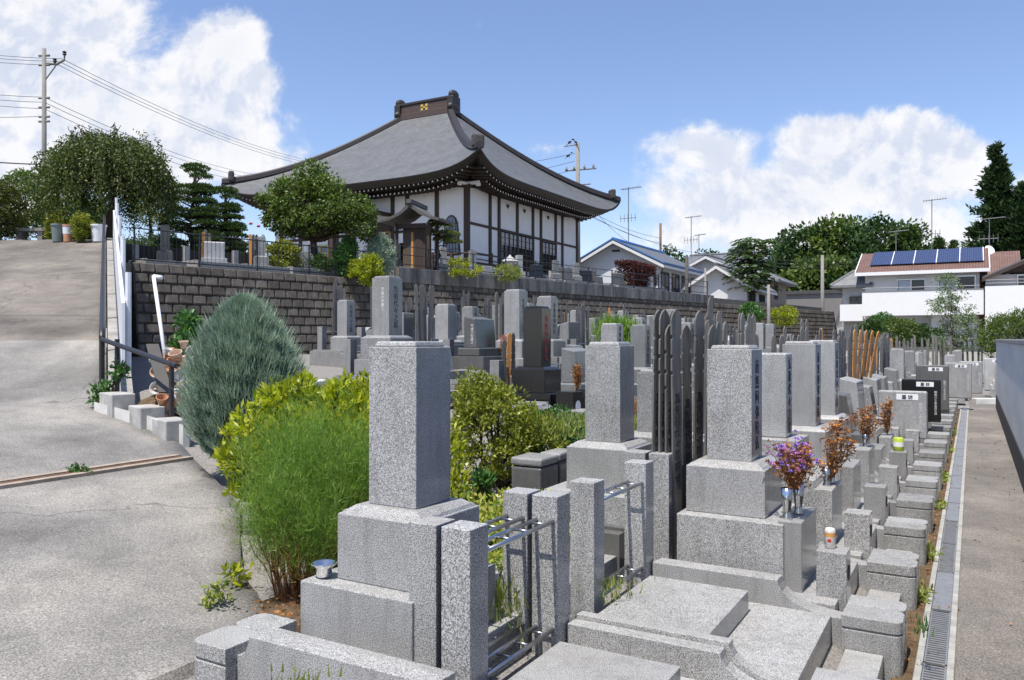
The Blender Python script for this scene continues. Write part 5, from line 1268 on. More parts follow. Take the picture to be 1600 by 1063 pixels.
def pads(name, label, loc, seed, plist, mat, h, r0, cat='tree', lean=0):
    """cloud pruned tree: flattened pads of foliage on limbs"""
    root = empty(name, loc, 0, label, cat); rs = np.random.RandomState(seed); mb = MB(); limb(mb, (0, 0, -.1), (lean, 0, h), r0, r0 * .4, rs, 7, .10)
    Ps = []; Ds = []
    for (x, y, z, r) in plist:
        n = int(1500 * r * r * 2.6); a = rs.uniform(0, 6.283, n); q = np.sqrt(rs.rand(n)); zz = (1 - q ** 2) ** .5 * r * .36 * rs.uniform(.35, 1.0, n)
        P = np.stack([x + r * q * np.cos(a), y + r * q * np.sin(a), z + zz - .05 * rs.rand(n)], 1); Ps.append(P)
        D = np.stack([np.cos(a) * q * .8, np.sin(a) * q * .8, np.full(n, .8)], 1) + rs.normal(size=(n, 3)) * .35; Ds.append(D)
        limb(mb, (lean * min(1, z / h), 0, min(z * .92, h)), (x, y, z + .02), r0 * .35, r0 * .12, rs, 4, .1)
    P = np.concatenate(Ps); D = np.concatenate(Ds); n = len(P); V, F = leaves_np(P, D, .11 * rs.uniform(.6, 1.3, n), .035 * rs.uniform(.7, 1.2, n), rs)
    link('crown', np_mesh('crown', V, F, mat), root); mb.build('trunk', M_BARK, root, smooth=True)
rr = random.Random(9); pl = []
for k in range(11):
    t = k / 10; z = .7 + 2.75 * t; w = 1.25 * (1 - t * .72)
    for j in range(3 if k < 9 else 1):
        a = k * 2.1 + j * 2.09; pl.append((math.cos(a) * w * .65 if k < 10 else 0, math.sin(a) * w * .65 if k < 10 else 0, z + rr.uniform(-.1, .1), .52 - .18 * t))
pl.append((0, 0, 3.55, .45))
c = at(305, 390, 28); pads('cloud_pine', 'tall cloud pruned pine with stacked dark green pads on the terrace', (c.x, c.y, 4.2), 3, pl, L_PINE, 3.4, .13)
pl2 = [(x * .85, y * .85, z * .86, r * .9) for x, y, z, r in pl]
c = at(352, 390, 29.5); pads('cloud_pine', 'shorter cloud pruned pine behind the pale terrace gravestone', (c.x, c.y, 4.2), 4, pl2, L_PINE, 2.9, .12)
c = at(683, 375, 32); pads('cloud_pine', 'small cloud pruned pine leaning over the shrine shelter', (c.x, c.y, 4.3), 6, [(-.55, 0, 1.75, .45), (.1, .1, 2.0, .5), (.55, -.1, 1.6, .5), (.25, .2, 1.45, .45), (.8, 0, 1.3, .35), (0, 0, 2.2, .3)], m_leaf('leaf_pine_olive', (.05, .07, .02), (.13, .16, .05), (.2, .17, .06)), 2.0, .07)
# tree in front of the temple
c = at(490, 395, 28.5)
tree('garden_tree', 'leafy garden tree with spreading crown covering the temple front', (c.x, c.y, 4.1), 21, [(-.9, 0, 2.7, 1.3, 1.1, .7), (1.1, .3, 2.2, 1.15, 1.0, .55), (-1.3, 0, 2.0, .9, .9, .5), (.1, 0, 1.85, 1.5, 1.0, .45), (1.75, .4, 1.7, .5, .6, .5), (-.5, 0, 3.3, 1.0, .7, .35), (-1.7, 0, 3.1, .6, .5, .22), (.5, 0, 3.1, .7, .6, .4), (-.1, 0, 3.75, .6, .4, .2)],
     330, 62, .26, .14, .07, L_MID, 1.25, .15, nlimb=46, out=.5, up=-.05, shell=.35)
def bush(name, label, c, zb, seed, blobs, ncl, nl, rcl, L, W, mat, cat='shrub', group=None, stem=True, **kw):
    root = empty(name, (c[0], c[1], zb), 0, label, cat, group); me, tips = crown(seed, blobs, ncl, nl, rcl, L, W, mat, name='foliage', **kw); link('foliage', me, root)
    if stem:
        rs = np.random.RandomState(seed); mb = MB()
        for i in rs.permutation(len(tips))[:16]: limb(mb, (rs.uniform(-.06, .06), rs.uniform(-.06, .06), -.05), tips[i], .012 + .01 * L * 10, .005, rs, 4, .1)
        mb.build('stem', M_BARK, root)
    return root
# far-left greenery
tree('broad_tree', 'dense olive green clipped tree at the driveway top', at(-5, 385, 24.5), 31, [(0, 0, 1.1, .75, .8, .95)], 150, 90, .22, .09, .045, m_leaf('leaf_clip', (.04, .06, .012), (.11, .13, .03), (.2, .2, .06)), .6, .1, nlimb=8)
c = at(40, 392, 30); tree('broad_tree', 'loose bright green tree behind the concrete pole', c, 32, [(0, 0, 1.7, 1.1, .9, 1.2), (-.3, 0, 2.5, .5, .4, .5)], 110, 60, .3, .12, .05, L_MID, 1, .09, nlimb=14)
c = at(110, 392, 31); tree('broad_tree', 'dark leafy tree filling the gap behind the weeping tree', c, 33, [(0, 0, 1.2, 1.8, .9, 1.0), (.9, 0, .9, 1.4, .8, .8)], 200, 80, .32, .12, .055, L_DARK, .8, .1, nlimb=14)
c = at(215, 392, 30); bush('clipped_hedge', 'dark clipped hedge behind the dark terrace gravestone', c, 4.1, 34, [(-.6, 0, .8, .9, .5, .7), (.6, 0, .8, .9, .5, .7), (1.6, 0, .8, .7, .5, .7)], 200, 80, .22, .09, .045, L_DARK, 'hedge')
c = at(235, 372, 33); tree('broad_tree', 'yellowish green tree seen between the weeping tree and the pine', c, 35, [(0, 0, 1.3, 1.0, .8, .8)], 80, 60, .3, .11, .05, L_OLIVE, 1, .07, nlimb=10)
c = at(385, 395, 31); bush('clipped_shrub', 'low rounded dark shrub at the foot of the pine', c, 4.3, 36, [(0, 0, .35, .8, .6, .4)], 80, 60, .2, .09, .04, L_PINE)
c = at(444, 398, 27.5); bush('clipped_shrub', 'rounded leafy shrub beneath the temple front tree', c, 4.0, 37, [(0, 0, .55, .5, .5, .6)], 110, 70, .17, .09, .05, L_OLIVE)
c = at(494, 400, 28); bush('clipped_shrub', 'dark small shrub at the garden tree trunk', c, 4.0, 38, [(0, 0, .3, .6, .5, .4)], 60, 60, .17, .09, .05, L_DARK)
c = at(541, 403, 28); bush('leafy_shrub', 'upright green shrub behind the bar fence', c, 4.0, 39, [(0, 0, .6, .38, .38, .65), (.1, 0, 1.05, .2, .2, .3)], 100, 70, .16, .09, .04, L_GREEN)
c = at(594, 402, 28.5); bush('blue_conifer', 'round pale blue conifer before the shrine shelter', c, 4.0, 40, [(0, 0, .7, .46, .46, .75)], 140, 90, .14, .10, .02, L_BLUE, up=.6)
c = at(578, 428, 27); bush('leafy_shrub', 'bright yellow green shrub hanging over the block wall', c, 3.9, 41, [(0, 0, .25, .42, .4, .5)], 90, 60, .14, .08, .045, L_YEL)
c = at(402, 348, 31); bush('flowering_shrub', 'shrub with pink blossoms behind the terrace column', c, 4.3, 42, [(0, 0, 1.1, .5, .4, .35)], 24, 26, .14, .09, .05, L_MID, shell=.4)
for i, (px, py) in enumerate(((392, 350), (412, 347), (404, 354))):
    q = at(px, py, 30.6); mb = MB()
    for k in range(5): a = k * 1.25; mb.blob((.035 * math.cos(a), .035 * math.sin(a), .02 * (k % 3)), (.04, .04, .04), 4)
    tag(link('pink_flower', mb.mesh('pink_flower', m_plain('pink', (.62, .10, .20), .6), smooth=True), None, q), f'pink blossom above the terrace column, {ORD[i]} of three', 'flower')
for i, (px, py, w) in enumerate(((712, 412, .4), (735, 417, .5), (786, 425, .45), (800, 428, .4), (560, 415, .3))):
    d = 27.5 if px < 600 else 30.5 + (px - 700) * .03; c = at(px, py, d); bush('terrace_weed', f'{"bright" if i % 2 else "tall"} green weed growing on the terrace edge, {ORD[i]} from the driveway', c, 4.35 if px > 600 else 3.95, 50 + i, [(0, 0, .2, w, .25, .35)], 30, 40, .12, .09, .03, L_GRASS if i in (2, 3) else L_YEL, 'weed', up=.7)
# maroon hedge
a = along(962, 1.3); b = along(1022, 1.3); m = (a + b) / 2
r = empty('maroon_hedge', (m.x, m.y, 4.3), 0, 'clipped maroon leaved hedge at the end of the terrace graves', 'hedge')
rs = np.random.RandomState(60); n = 16000; P = np.stack([rs.uniform(-1, 1, n) * .45, rs.uniform(-.5, .5, n) * ((b - a).length), rs.uniform(.25, 1.55, n)], 1)
k = rs.randint(0, 3, n); P[k == 0, 0] = .45; P[k == 1, 2] = 1.55; P += rs.normal(size=P.shape) * .05
V, F = leaves_np(P, rs.normal(size=P.shape) + np.array([.2, 0, .5]), np.full(n, .11), np.full(n, .06), rs); link('foliage', np_mesh('foliage', V, F, L_RED), r)
# far wood
rr = random.Random(8)
for i, (px, top, w, d, sd) in enumerate(((1222, 388, 5, 100, 1), (1258, 352, 6.5, 96, 2), (1305, 342, 7, 94, 3), (1352, 340, 7.5, 92, 4), (1402, 350, 6, 90, 5), (1432, 384, 4, 92, 6), (1280, 400, 7, 88, 7), (1340, 410, 7, 86, 8), (1395, 410, 6, 88, 9), (1235, 430, 6, 90, 10))):
    c = at(px, 530, d); H = (530 - top) / 1250 * d + 1.8; bl = [(0, 0, H * .62, w * .62, w * .5, H * .36), (w * .45, 0, H * .5, w * .4, w * .4, H * .3), (-w * .45, 0, H * .5, w * .4, w * .4, H * .3), (0, -1, H * .35, w * .6, w * .4, H * .25), (w * .15, 0, H * .82, w * .3, w * .3, H * .17)]
    tree('wood_tree', f'tall dark broadleaf tree in the distant wood, {ORD[i]} counted from the cream house', (c.x, c.y, 0), 70 + sd, bl, 190, 70, 1.15, .55, .34, (L_FAR, L_DARK, L_FAR, L_MID)[sd % 4], H * .3, .35, nlimb=12, group='trees of the distant wood', shell=.5)
def cedar(px, top, d, w, label, seed, mat=L_CEDAR, L=.5):
    c = at(px, 530, d); H = (530 - top) / 1250 * d + 1.8; root = empty('cedar_tree', (c.x, c.y, 0), 0, label, 'tree'); rs = np.random.RandomState(seed); Ps = []; Ds = []; mb = MB(); limb(mb, (0, 0, -.2), (0, 0, H * .97), .35, .05, rs, 8, .01)
    z = H * .18
    while z < H:
        t = (z - H * .18) / (H * .82); rad = w * (1 - t) ** .75 * rs.uniform(.65, 1.15) + .12
        for j in range(max(3, int(9 * (1 - t * .5)))):
            a = rs.uniform(0, 6.283); L1 = rad * rs.uniform(.7, 1.1); e = np.array([math.cos(a) * L1, math.sin(a) * L1, z + .12 * L1]); n = int(70 * (.4 + L1 / w * 1.5)); s_ = rs.rand(n) ** .7
            P = np.stack([e[0] * s_, e[1] * s_, z + (e[2] - z) * s_], 1) + rs.normal(size=(n, 3)) * (.12 + .16 * L1 / w) ; Ps.append(P); D = np.stack([np.full(n, math.cos(a)), np.full(n, math.sin(a)), np.full(n, .55)], 1) + rs.normal(size=(n, 3)) * .5; Ds.append(D)
            if j % 2 == 0: mb.tube([(0, 0, z), tuple(e * np.array([.8, .8, 1]))], [.05, .015], 4, False)
        z += H * .82 / 42
    P = np.concatenate(Ps); D = np.concatenate(Ds); n = len(P); V, F = leaves_np(P, D, L * rs.uniform(.6, 1.3, n), L * .42 * rs.uniform(.7, 1.2, n), rs); link('crown', np_mesh('crown', V, F, mat), root); mb.build('trunk', M_BARK, root)
cedar(1557, 232, 74, 3.4, 'tall ragged dark conifer behind the satellite dish', 91)
cedar(1600, 290, 72, 3.0, 'second dark conifer at the photo edge beside the tallest one', 92)
cedar(1468, 372, 84, 1.6, 'small bluish conifer peeking over the solar panel roof', 93, L_PINE, .35); cedar(1490, 380, 84, 1.4, 'tiny conifer tip just past the small bluish conifer', 94, L_PINE, .3)
for i, (px, top, d) in enumerate(((1050, 385, 120), (1090, 392, 115), (1115, 395, 118))):
    c = at(px, 530, d); H = (530 - top) / 1250 * d + 1.8; tree('distant_tree', f'tiny distant green tree above the house roofs, {ORD[i]} from the temple', (c.x, c.y, 0), 95 + i, [(0, 0, H * .7, 2.6, 2, H * .3)], 50, 50, .9, .5, .3, L_FAR, H * .4, .3, nlimb=6)
# tree of heaven with pinnate leaves
def pinnate():
    c = at(1175, 530, 57); root = empty('pinnate_tree', (c.x, c.y, .5), 0, 'tree with long feathery compound leaves before the cream house', 'tree'); rs = np.random.RandomState(99); mb = MB(); H = 8.6; limb(mb, (0, 0, -.3), (0, 0, H * .8), .13, .06, rs, 6, .04); Ps = []; Ds = []
    for k in range(300):
        a = rs.uniform(0, 6.283); z = rs.uniform(.56, .98) * H; r0 = rs.uniform(.1, 1.6) * (1.25 - abs(z / H - .68) * 1.5); o = np.array([r0 * math.cos(a) * .75, r0 * math.sin(a) * .75, z]); L = rs.uniform(.5, .85)
        for t in np.linspace(.15, 1, 9):
            q = o + np.array([math.cos(a) * L * t, math.sin(a) * L * t, .22 * L * t - .45 * L * t * t])
            for s_ in (-1, 1): Ps.append(q); Ds.append([-math.sin(a) * s_ + .35 * math.cos(a), math.cos(a) * s_ + .35 * math.sin(a), -.25])
        if k % 5 == 0: limb(mb, (0, 0, min(z * .85, H * .8)), o, .04, .015, rs, 3, .1)
    P = np.array(Ps); D = np.array(Ds); n = len(P); V, F = leaves_np(P, D, .32 * rs.uniform(.7, 1.2, n), .11 * rs.uniform(.8, 1.2, n), rs); link('crown', np_mesh('crown', V, F, L_DARK), root); mb.build('trunk', M_BARK, root)
pinnate()
c = at(1492, 530, 33); tree('birch_tree', 'slender airy silver green tree before the white balcony house', (c.x, c.y, 0), 101, [(0, 0, 2.9, .75, .6, .8), (-.3, 0, 3.9, .45, .4, .6), (.35, 0, 2.3, .8, .6, .6), (-.45, 0, 3.2, .7, .5, .5), (0, 0, 1.7, 1.0, .7, .5), (-.45, 0, 4.3, .25, .25, .4)], 150, 40, .2, .085, .05, L_SILV, 1.5, .05, M_BARKL, nlimb=30, shell=.2)
c = at(1583, 530, 30); tree('leafy_shrub', 'bushy green shrub rising over the grey wall end', (c.x, c.y, 0), 102, [(0, 0, 1.9, 1.0, .8, .9), (.6, 0, 2.2, .7, .6, .8), (-.6, 0, 1.7, .5, .5, .6)], 170, 60, .22, .11, .04, L_MID, .9, .05, cat='shrub', nlimb=24)
for i, (px, py, d, w, mt) in enumerate(((1405, 520, 41, .9, L_MID), (1378, 505, 44, .6, L_GREEN), (1452, 528, 40, .7, L_DARK), (1225, 495, 52, .8, L_YEL), (1175, 490, 48, .7, L_GREEN), (1360, 515, 43, .6, L_DARK))):
    c = at(px, py, d); bush('leafy_shrub', f'{("mid green", "bright green", "dark green", "yellow green", "fresh green", "deep green")[i]} shrub among the far houses, {ORD[i]} of six', (c.x, c.y), c.z - w * .9, 110 + i, [(0, 0, w * .9, w, w * .8, w * .8)], 60, 50, .2, .13, .06, mt)

# --- planting near the camera
def conifer_blue():
    x, y = -5.55, 4.92; root = empty('blue_conifer', (x, y, .70), 0, 'large egg shaped blue green conifer at the driveway edge', 'conifer'); rs = np.random.RandomState(7)
    def prof(t): return .54 * (math.sin(math.pi * min(1, t ** .72 * 1.0)) ** .62 if t < 1 else 0) * (1 - .10 * t)
    tt = np.linspace(0, 1, 60); pr = np.array([max(.02, .555 * math.sin(math.pi * (.06 + .94 * (t ** .85))) ** .6) for t in tt]); H = 1.42
    n = 80000; t = rs.rand(n) ** .85; r = np.interp(t, tt, pr); a = rs.uniform(0, 6.283, n); cl = .88 + .12 * np.sin(a * 7 + t * 19) * np.sin(a * 3 - t * 31); rad = r * cl * (1 + .07 * np.sin(a * 2 + 1) * np.sin(t * 7)) * rs.uniform(.68, 1.02, n)
    P = np.stack([rad * np.cos(a), rad * np.sin(a), .03 + t * H], 1); up = .85 + .5 * t
    D = np.stack([np.cos(a) * .62, np.sin(a) * .62, up], 1) + rs.normal(size=(n, 3)) * .22
    V, F = leaves_np(P, D, rs.uniform(.035, .08, n), np.full(n, .0055), rs, True); f = link('foliage', np_mesh('foliage', V, F, L_BLUE), root)
    # longer wispy shoots
    m = 1500; t = rs.uniform(.2, 1, m); r = np.interp(t, tt, pr) * .93; a = rs.uniform(0, 6.283, m); P = np.stack([r * np.cos(a), r * np.sin(a), .03 + t * H], 1); D = np.stack([np.cos(a) * .5, np.sin(a) * .5, np.full(m, 1.1)], 1) + rs.normal(size=(m, 3)) * .15
    V2, F2 = [], []
    V2, F2 = leaves_np(P, D, rs.uniform(.08, .17, m), np.full(m, .0065), rs, True); link('foliage', np_mesh('foliage', V2, F2, L_BLUE), root)
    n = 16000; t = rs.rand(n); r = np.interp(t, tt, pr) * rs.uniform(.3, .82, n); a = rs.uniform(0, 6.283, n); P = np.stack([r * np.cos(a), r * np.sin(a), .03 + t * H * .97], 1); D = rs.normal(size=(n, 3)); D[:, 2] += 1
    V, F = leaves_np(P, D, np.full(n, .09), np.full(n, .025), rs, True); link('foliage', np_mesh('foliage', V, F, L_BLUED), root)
    mb = MB(); limb(mb, (0, 0, -.1), (0, 0, .9), .04, .02, rs); mb.build('stem', M_BARK, root)
conifer_blue()
def feathery():
    x, y = -3.24, 3.38; root = empty('feathery_shrub', (x, y, .38), 0, 'fluffy bright green feathery shrub with brown stems beside the first gravestone', 'shrub'); rs = np.random.RandomState(17); mb = MB(); Ps = []; Ds = []; Pl = []; Dl = []
    for k in range(230):
        a = rs.uniform(0, 6.283); q = math.sqrt(rs.rand()); bx, by = .20 * q * math.cos(a), .25 * q * math.sin(a); h = (1.08 - .26 * q * q) * rs.uniform(.58, 1.04) * (1 + .14 * math.sin(3 * a + 1) * q + .10 * math.sin(9 * bx * 4)); tx, ty = bx * 1.75 + rs.normal() * .05, by * 1.75 + rs.normal() * .06
        pts = limb(mb, (bx, by, -.03), (tx * .8, ty * .8, h * .62), .0038, .0018, rs, 4, .08)
        n = 340; t = .22 + .78 * rs.rand(n) ** .75; w = .022 + .080 * np.sin(np.pi * np.clip((t - .12) / .95, 0, 1)); e = rs.normal(size=(n, 3)) * .55
        w = w * (.7 + .5 * np.sin(t * 21 + k) ** 2); P = np.stack([bx + (tx - bx) * t, by + (ty - by) * t, h * t], 1) + e * w[:, None]; D = e * .5 + rs.normal(size=(n, 3)) * .35; D[:, 2] += .75
        lo = t < .42; kp = (~lo) | (rs.rand(n) < .55); P, D, lo = P[kp], D[kp], lo[kp]; Ps.append(P[~lo]); Ds.append(D[~lo]); Pl.append(P[lo]); Dl.append(D[lo])
    for PP, DD, m, w in ((Ps, Ds, L_FEATH, .0030), (Pl, Dl, L_FEATHD, .0032)):
        P = np.concatenate(PP); D = np.concatenate(DD); n = len(P); V, F = leaves_np(P, D, rs.uniform(.025, .06, n), np.full(n, w), rs, True); link('foliage', np_mesh('foliage', V, F, m), root)
    mb.build('stem', M_STEM, root)
feathery()
def leafy(name, label, x, y, z, seed, blobs, ncl, nl, rcl, L, W, mat, **kw): return bush(name, label, (x, y), z, seed, blobs, ncl, nl, rcl, L, W, mat, **kw)
leafy('golden_shrub', 'golden yellow leaved shrub between the blue conifer and the feathery shrub', -4.2, 4.02, .46, 201, [(0, .05, .55, .40, .34, .40), (-.06, -.06, .42, .26, .22, .22), (.42, .22, .70, .36, .3, .28), (.12, .1, .84, .22, .2, .2), (.5, .3, .9, .25, .2, .14)], 330, 36, .085, .075, .026, L_YEL, up=.75, out=.7, shell=.6)
leafy('golden_shrub', 'yellow leaved shrub directly behind the feathery shrub', -3.5, 4.25, .42, 202, [(0, 0, .62, .34, .3, .38), (.15, .2, .45, .4, .35, .4)], 190, 36, .085, .062, .022, L_YEL, up=.75, out=.7, shell=.6)
leafy('low_weed', 'small yellow weed on the driveway at the foot of the feathery shrub', -3.62, 3.12, .40, 203, [(0, 0, .06, .07, .07, .05)], 8, 10, .05, .05, .025, L_YEL, cat='weed', stem=False)
leafy('low_weed', 'second small leafy weed poking out onto the driveway', -3.45, 2.86, .40, 204, [(0, 0, .06, .06, .06, .05)], 8, 12, .04, .045, .025, L_GRASS, cat='weed', stem=False)
leafy('low_weed', 'little green weed growing from the drain channel', -6.42, 3.95, .68, 205, [(0, 0, .03, .11, .06, .03)], 10, 12, .04, .035, .02, L_GREEN, cat='weed', stem=False)
leafy('olive_shrub', 'olive green small leaved shrub between the first and second near columns', -3.62, 6.02, .50, 206, [(0, 0, .48, .40, .36, .40), (-.18, 0, .72, .24, .22, .24), (.28, .1, .36, .3, .3, .32), (-.28, .05, .9, .10, .1, .14)], 360, 42, .075, .040, .020, L_OLIVE, up=.5, shell=.6)
leafy('green_shrub', 'compact dark green shrub in front of the black gravestone', -3.38, 6.75, .50, 207, [(0, 0, .34, .40, .32, .30), (.30, .1, .38, .26, .26, .24), (-.25, 0, .32, .3, .3, .28)], 260, 46, .075, .045, .018, L_GREEN, up=.5, shell=.6)
leafy('variegated_shrub', 'pale yellow variegated creeper spreading over the empty near plot', -2.62, 4.32, .34, 208, [(0, 0, .20, .42, .34, .20), (.25, .18, .24, .30, .28, .20), (-.35, .15, .22, .3, .3, .22), (-.05, .35, .28, .38, .2, .18)], 260, 34, .075, .040, .026, L_VAR, up=.6, shell=.5, stem=False)
leafy('fern', 'bright green fern sprig standing in the variegated creeper', -2.9, 4.62, .5, 209, [(0, 0, .22, .06, .06, .2)], 20, 26, .05, .07, .02, L_GREEN, cat='fern', up=.9)
leafy('climbing_weed', 'broad leaved green weed climbing by the handrail post', -9.0, 5.9, 1.0, 210, [(0, 0, .14, .14, .14, .16), (.1, .1, .38, .08, .08, .14)], 26, 22, .07, .07, .035, L_GREEN, cat='weed')
c = at(300, 535, 10.6); leafy('climbing_weed', 'bright green leafy weed behind the broken pots', c.x, c.y, 1.1, 211, [(0, 0, .5, .18, .25, .32), (-.1, 0, .85, .12, .12, .2)], 70, 24, .09, .09, .045, L_GREEN, cat='weed')
# tall weeds / grasses among the graves
def weeds(px, py_top, d, w, n, label, mat=L_GRASS, hgt=None, name='weed_clump'):
    c = at(px, py_top, d); zb = z_grave(c.x, c.y) ; h = hgt or (c.z - zb); root = empty(name, (c.x, c.y, c.z - h), 0, label, 'weed'); rs = np.random.RandomState(int(px)); P = rs.normal(size=(n, 3)) * np.array([w, w, 0]) * .5; P[:, 2] = rs.rand(n) ** .8 * h * .75; D = rs.normal(size=(n, 3)) * .3; D[:, 2] += 1
    V, F = leaves_np(P, D, rs.uniform(.08, .20, n) * min(1.4, max(.35, h * 1.6)), np.full(n, .010 if d < 9 else .018), rs, True); link('foliage', np_mesh('foliage', V, F, mat), root); return root
weeds(955, 468, 15, .28, 2600, 'tall feathery green weed beside the dark tablets', L_FEATH); weeds(978, 470, 15, .24, 1800, 'tall green weed just behind the feathery one', L_FEATH)
weeds(1010, 612, 7.8, .35, 900, 'dry golden grass tuft between the two near columns', L_DRY, .32); weeds(1000, 640, 7.4, .3, 500, 'pale green grass in front of the dry golden tuft', L_GRASS, .25)
weeds(512, 590, 10, .35, 500, 'thin straw coloured grass on the kerbed grave', L_GRASS, .2); weeds(895, 640, 6.8, .3, 600, 'green grass fringe beside the dark green shrub', L_GRASS, .25)
weeds(950, 895, 4.35, .14, 160, 'sparse green grass under the steel rails', L_GRASS, .16); weeds(775, 885, 4.0, .2, 500, 'yellow green grass behind the paired pillars', L_GRASS, .35); weeds(1440, 960, 4.3, .05, 40, 'thin green weed sprouting by the gutter', L_GREEN, .12)
r = weeds(465, 1050, 2.75, .1, 60, 'short weed tuft against the front kerb', L_GRASS, .10)
for i, y in enumerate((6.2, 7.4, 9.6, 11.5, 14.5, 17)):
    leafy('gutter_weed', f'small tuft growing in the soil by the gutter, {ORD[i]} from the camera', -.32, y, 0, 220 + i, [(0, 0, .04, .05, .18, .05)], 12, 14, .05, .05, .02, L_GRASS, cat='weed', stem=False)
r = tag(bpy.data.objects.new('litter', None), None); bpy.data.objects.remove(r)
rs = np.random.RandomState(77); n = 900; P = np.stack([rs.uniform(-.37, -.275, n), rs.uniform(2, 20, n), np.full(n, .016)], 1); P[::3, 0] = rs.uniform(-.6, .5, len(P[::3])); P[::3, 2] = .02
D = rs.normal(size=(n, 3)); D[:, 2] *= .15; V, F = leaves_np(P, D, rs.uniform(.015, .04, n), rs.uniform(.008, .018, n), rs); tag(link('leaf_litter', np_mesh('leaf_litter', V, F, L_DRY)), kind='stuff')
n = 700; P = np.stack([rs.uniform(-3.3, -2.8, n), rs.uniform(2.9, 5.2, n), np.zeros(n)], 1)
P[:, 2] = [z_grave(a, b) + .03 for a, b, _ in P]; D = rs.normal(size=(n, 3)); D[:, 2] *= .3; V, F = leaves_np(P, D, rs.uniform(.02, .05, n), rs.uniform(.01, .02, n), rs); tag(link('leaf_litter', np_mesh('leaf_litter', V, F, L_DRY)), kind='stuff')
tag(MB().box(-3.35, -2.88, 2.95, 6.9, .2, .375).build('planting_soil', M_DIRT), kind='structure')

# ------------------------------------------------------------------ flowers, vases, can
V1 = [(-.985, 5.08), (-.95, 5.26)]
for i, (x, y) in enumerate(V1): metal_vase(x, y, .70, f'polished steel flower vase on the near vase stone, {"holding the purple bouquet" if i == 0 else "the farther of the pair"}', .19, .038, 'pair of steel vases')
def bouquet(name, label, x, y, z, seed, n, H, R_, stem, fl, leafm=None, cat='bouquet', lean=(0, 0)):
    root = empty(name, (x, y, z), 0, label, cat); rs = np.random.RandomState(seed); mb = MB(); heads = {k: MB() for k in range(len(fl))}; tip = []
    for i in range(n):
        a = rs.uniform(0, 6.283); q = math.sqrt(rs.rand()); p = (R_ * q * math.cos(a) + lean[0], R_ * q * math.sin(a) + lean[1], H * rs.uniform(.55, 1) * (1 - .2 * q)); limb(mb, (0, 0, 0), p, .0028, .0018, rs, 4, .1); tip.append(p)
        h = heads[rs.choice(len(fl), p=[f[1] for f in fl])]; ks = rs.randint(3, 7)
        
        for o in range(rs.randint(2, 4)):
            cc = np.array(p) + rs.normal(size=3) * .014; dd = rs.normal(size=(11, 3)); dd[:, 2] = abs(dd[:, 2]) * .6; V, F = leaves_np(np.repeat(cc[None], 11, 0), dd, rs.uniform(.012, .024, 11), np.full(11, .011), rs); h.add(V.tolist(), F.tolist())
    mb.build('stem', stem, root)
    for k, f in enumerate(fl):
        if heads[k].v: heads[k].build('blossom', f[0], root)
    if leafm:
        P = np.array(tip)[rs.randint(0, n, 420)] * rs.uniform(.3, 1, (420, 1)) + rs.normal(size=(420, 3)) * .02; V, F = leaves_np(P, rs.normal(size=(420, 3)), rs.uniform(.02, .05, 420), np.full(420, .012), rs); link('leaves', np_mesh('leaves', V, F, leafm), root)
M_PUR = m_plain('petal_purple', (.36, .20, .62), .6, .3); M_PINKF = m_plain('petal_pink', (.62, .25, .50), .6, .3); M_ORF = m_plain('petal_orange', (.62, .27, .04), .7, .3); M_BRF = m_plain('petal_brown', (.30, .11, .04), .8, .4)
bouquet('purple_bouquet', 'purple and orange flower bouquet in the near steel vases', -.96, 5.16, .86, 1, 80, .34, .165, M_STEM, [(M_PUR, .44), (M_PINKF, .16), (M_ORF, .15), (M_BRF, .25)], L_DRY)
bouquet('dried_bouquet', 'tall dried brown bouquet, first one behind the purple flowers', -.93, 6.40, .74, 2, 34, .52, .11, M_STEM, [(M_BRF, .55), (M_ORF, .45)], L_DRY, lean=(.06, .05))
bouquet('dried_bouquet', 'spreading dried brown bouquet farther along the path row', -.94, 8.87, .76, 3, 36, .40, .16, M_STEM, [(M_BRF, .8), (M_ORF, .2)], L_DRY)
bouquet('dried_bouquet', 'slim upright orange dried bouquet before the light memorial slab', -.95, 11.25, .58, 4, 30, .50, .07, M_STEM, [(M_ORF, .6), (M_BRF, .4)], L_DRY)
bouquet('dried_bouquet', 'small reddish dried flowers before the black gravestone', -4.25, 9.0, 1.15, 5, 24, .36, .05, M_STEM, [(M_BRF, .7), (M_ORF, .3)], L_DRY); bouquet('dried_bouquet', 'small brown dried flowers on the far side of the black gravestone', -4.2, 9.5, 1.15, 6, 24, .36, .06, M_STEM, [(M_BRF, .7), (M_ORF, .3)], L_DRY)
c = at(705, 560, 12.2); bouquet('dried_bouquet', 'faded orange flowers beside the wide grey gravestone', -6.86, 11.62, z_grave(-7.12, 11) + .56, 7, 30, .36, .06, M_STEM, [(M_ORF, .6), (M_PINKF, .4)], L_DRY)
for i, (x, y, z) in enumerate(((-.95, 6.36, .70), (-.93, 6.52, .70), (-.95, 8.86, .70))): metal_vase(x, y, z, f'steel vase with dried flowers, {ORD[i]} past the purple bouquet', .13, .032)
r = empty('offering_vases', (0, 0, 0), 0, 'black vase stand with white crest at the black gravestone', 'vase stand'); MB().box(-4.42, -4.18, 8.75, 9.0, .78, 1.16).box(-4.42, -4.18, 9.3, 9.55, .78, 1.16).build('stand', G_B, r, .006); MB().lathe([(.07, 0), (.07, .004), (.05, .004), (.05, .001)], n=18).xf(Matrix.Translation((-4.178, 8.87, .98)) @ Matrix.Rotation(R(90), 4, 'Y')).build('crest', M_INKL, r)
r = empty('drink_can', (-.74, 5.10, .55), 0, 'white beer can with red and gold emblem on the near offering post', 'can')
MB().lathe([(.024, 0), (.031, .006), (.031, .105), (.026, .118), (.024, .118), (.02, .112)], n=20).build('can_body', m_plain('can_white', (.75, .73, .68), .3, .05, 4, metal=.3), r, smooth=True)
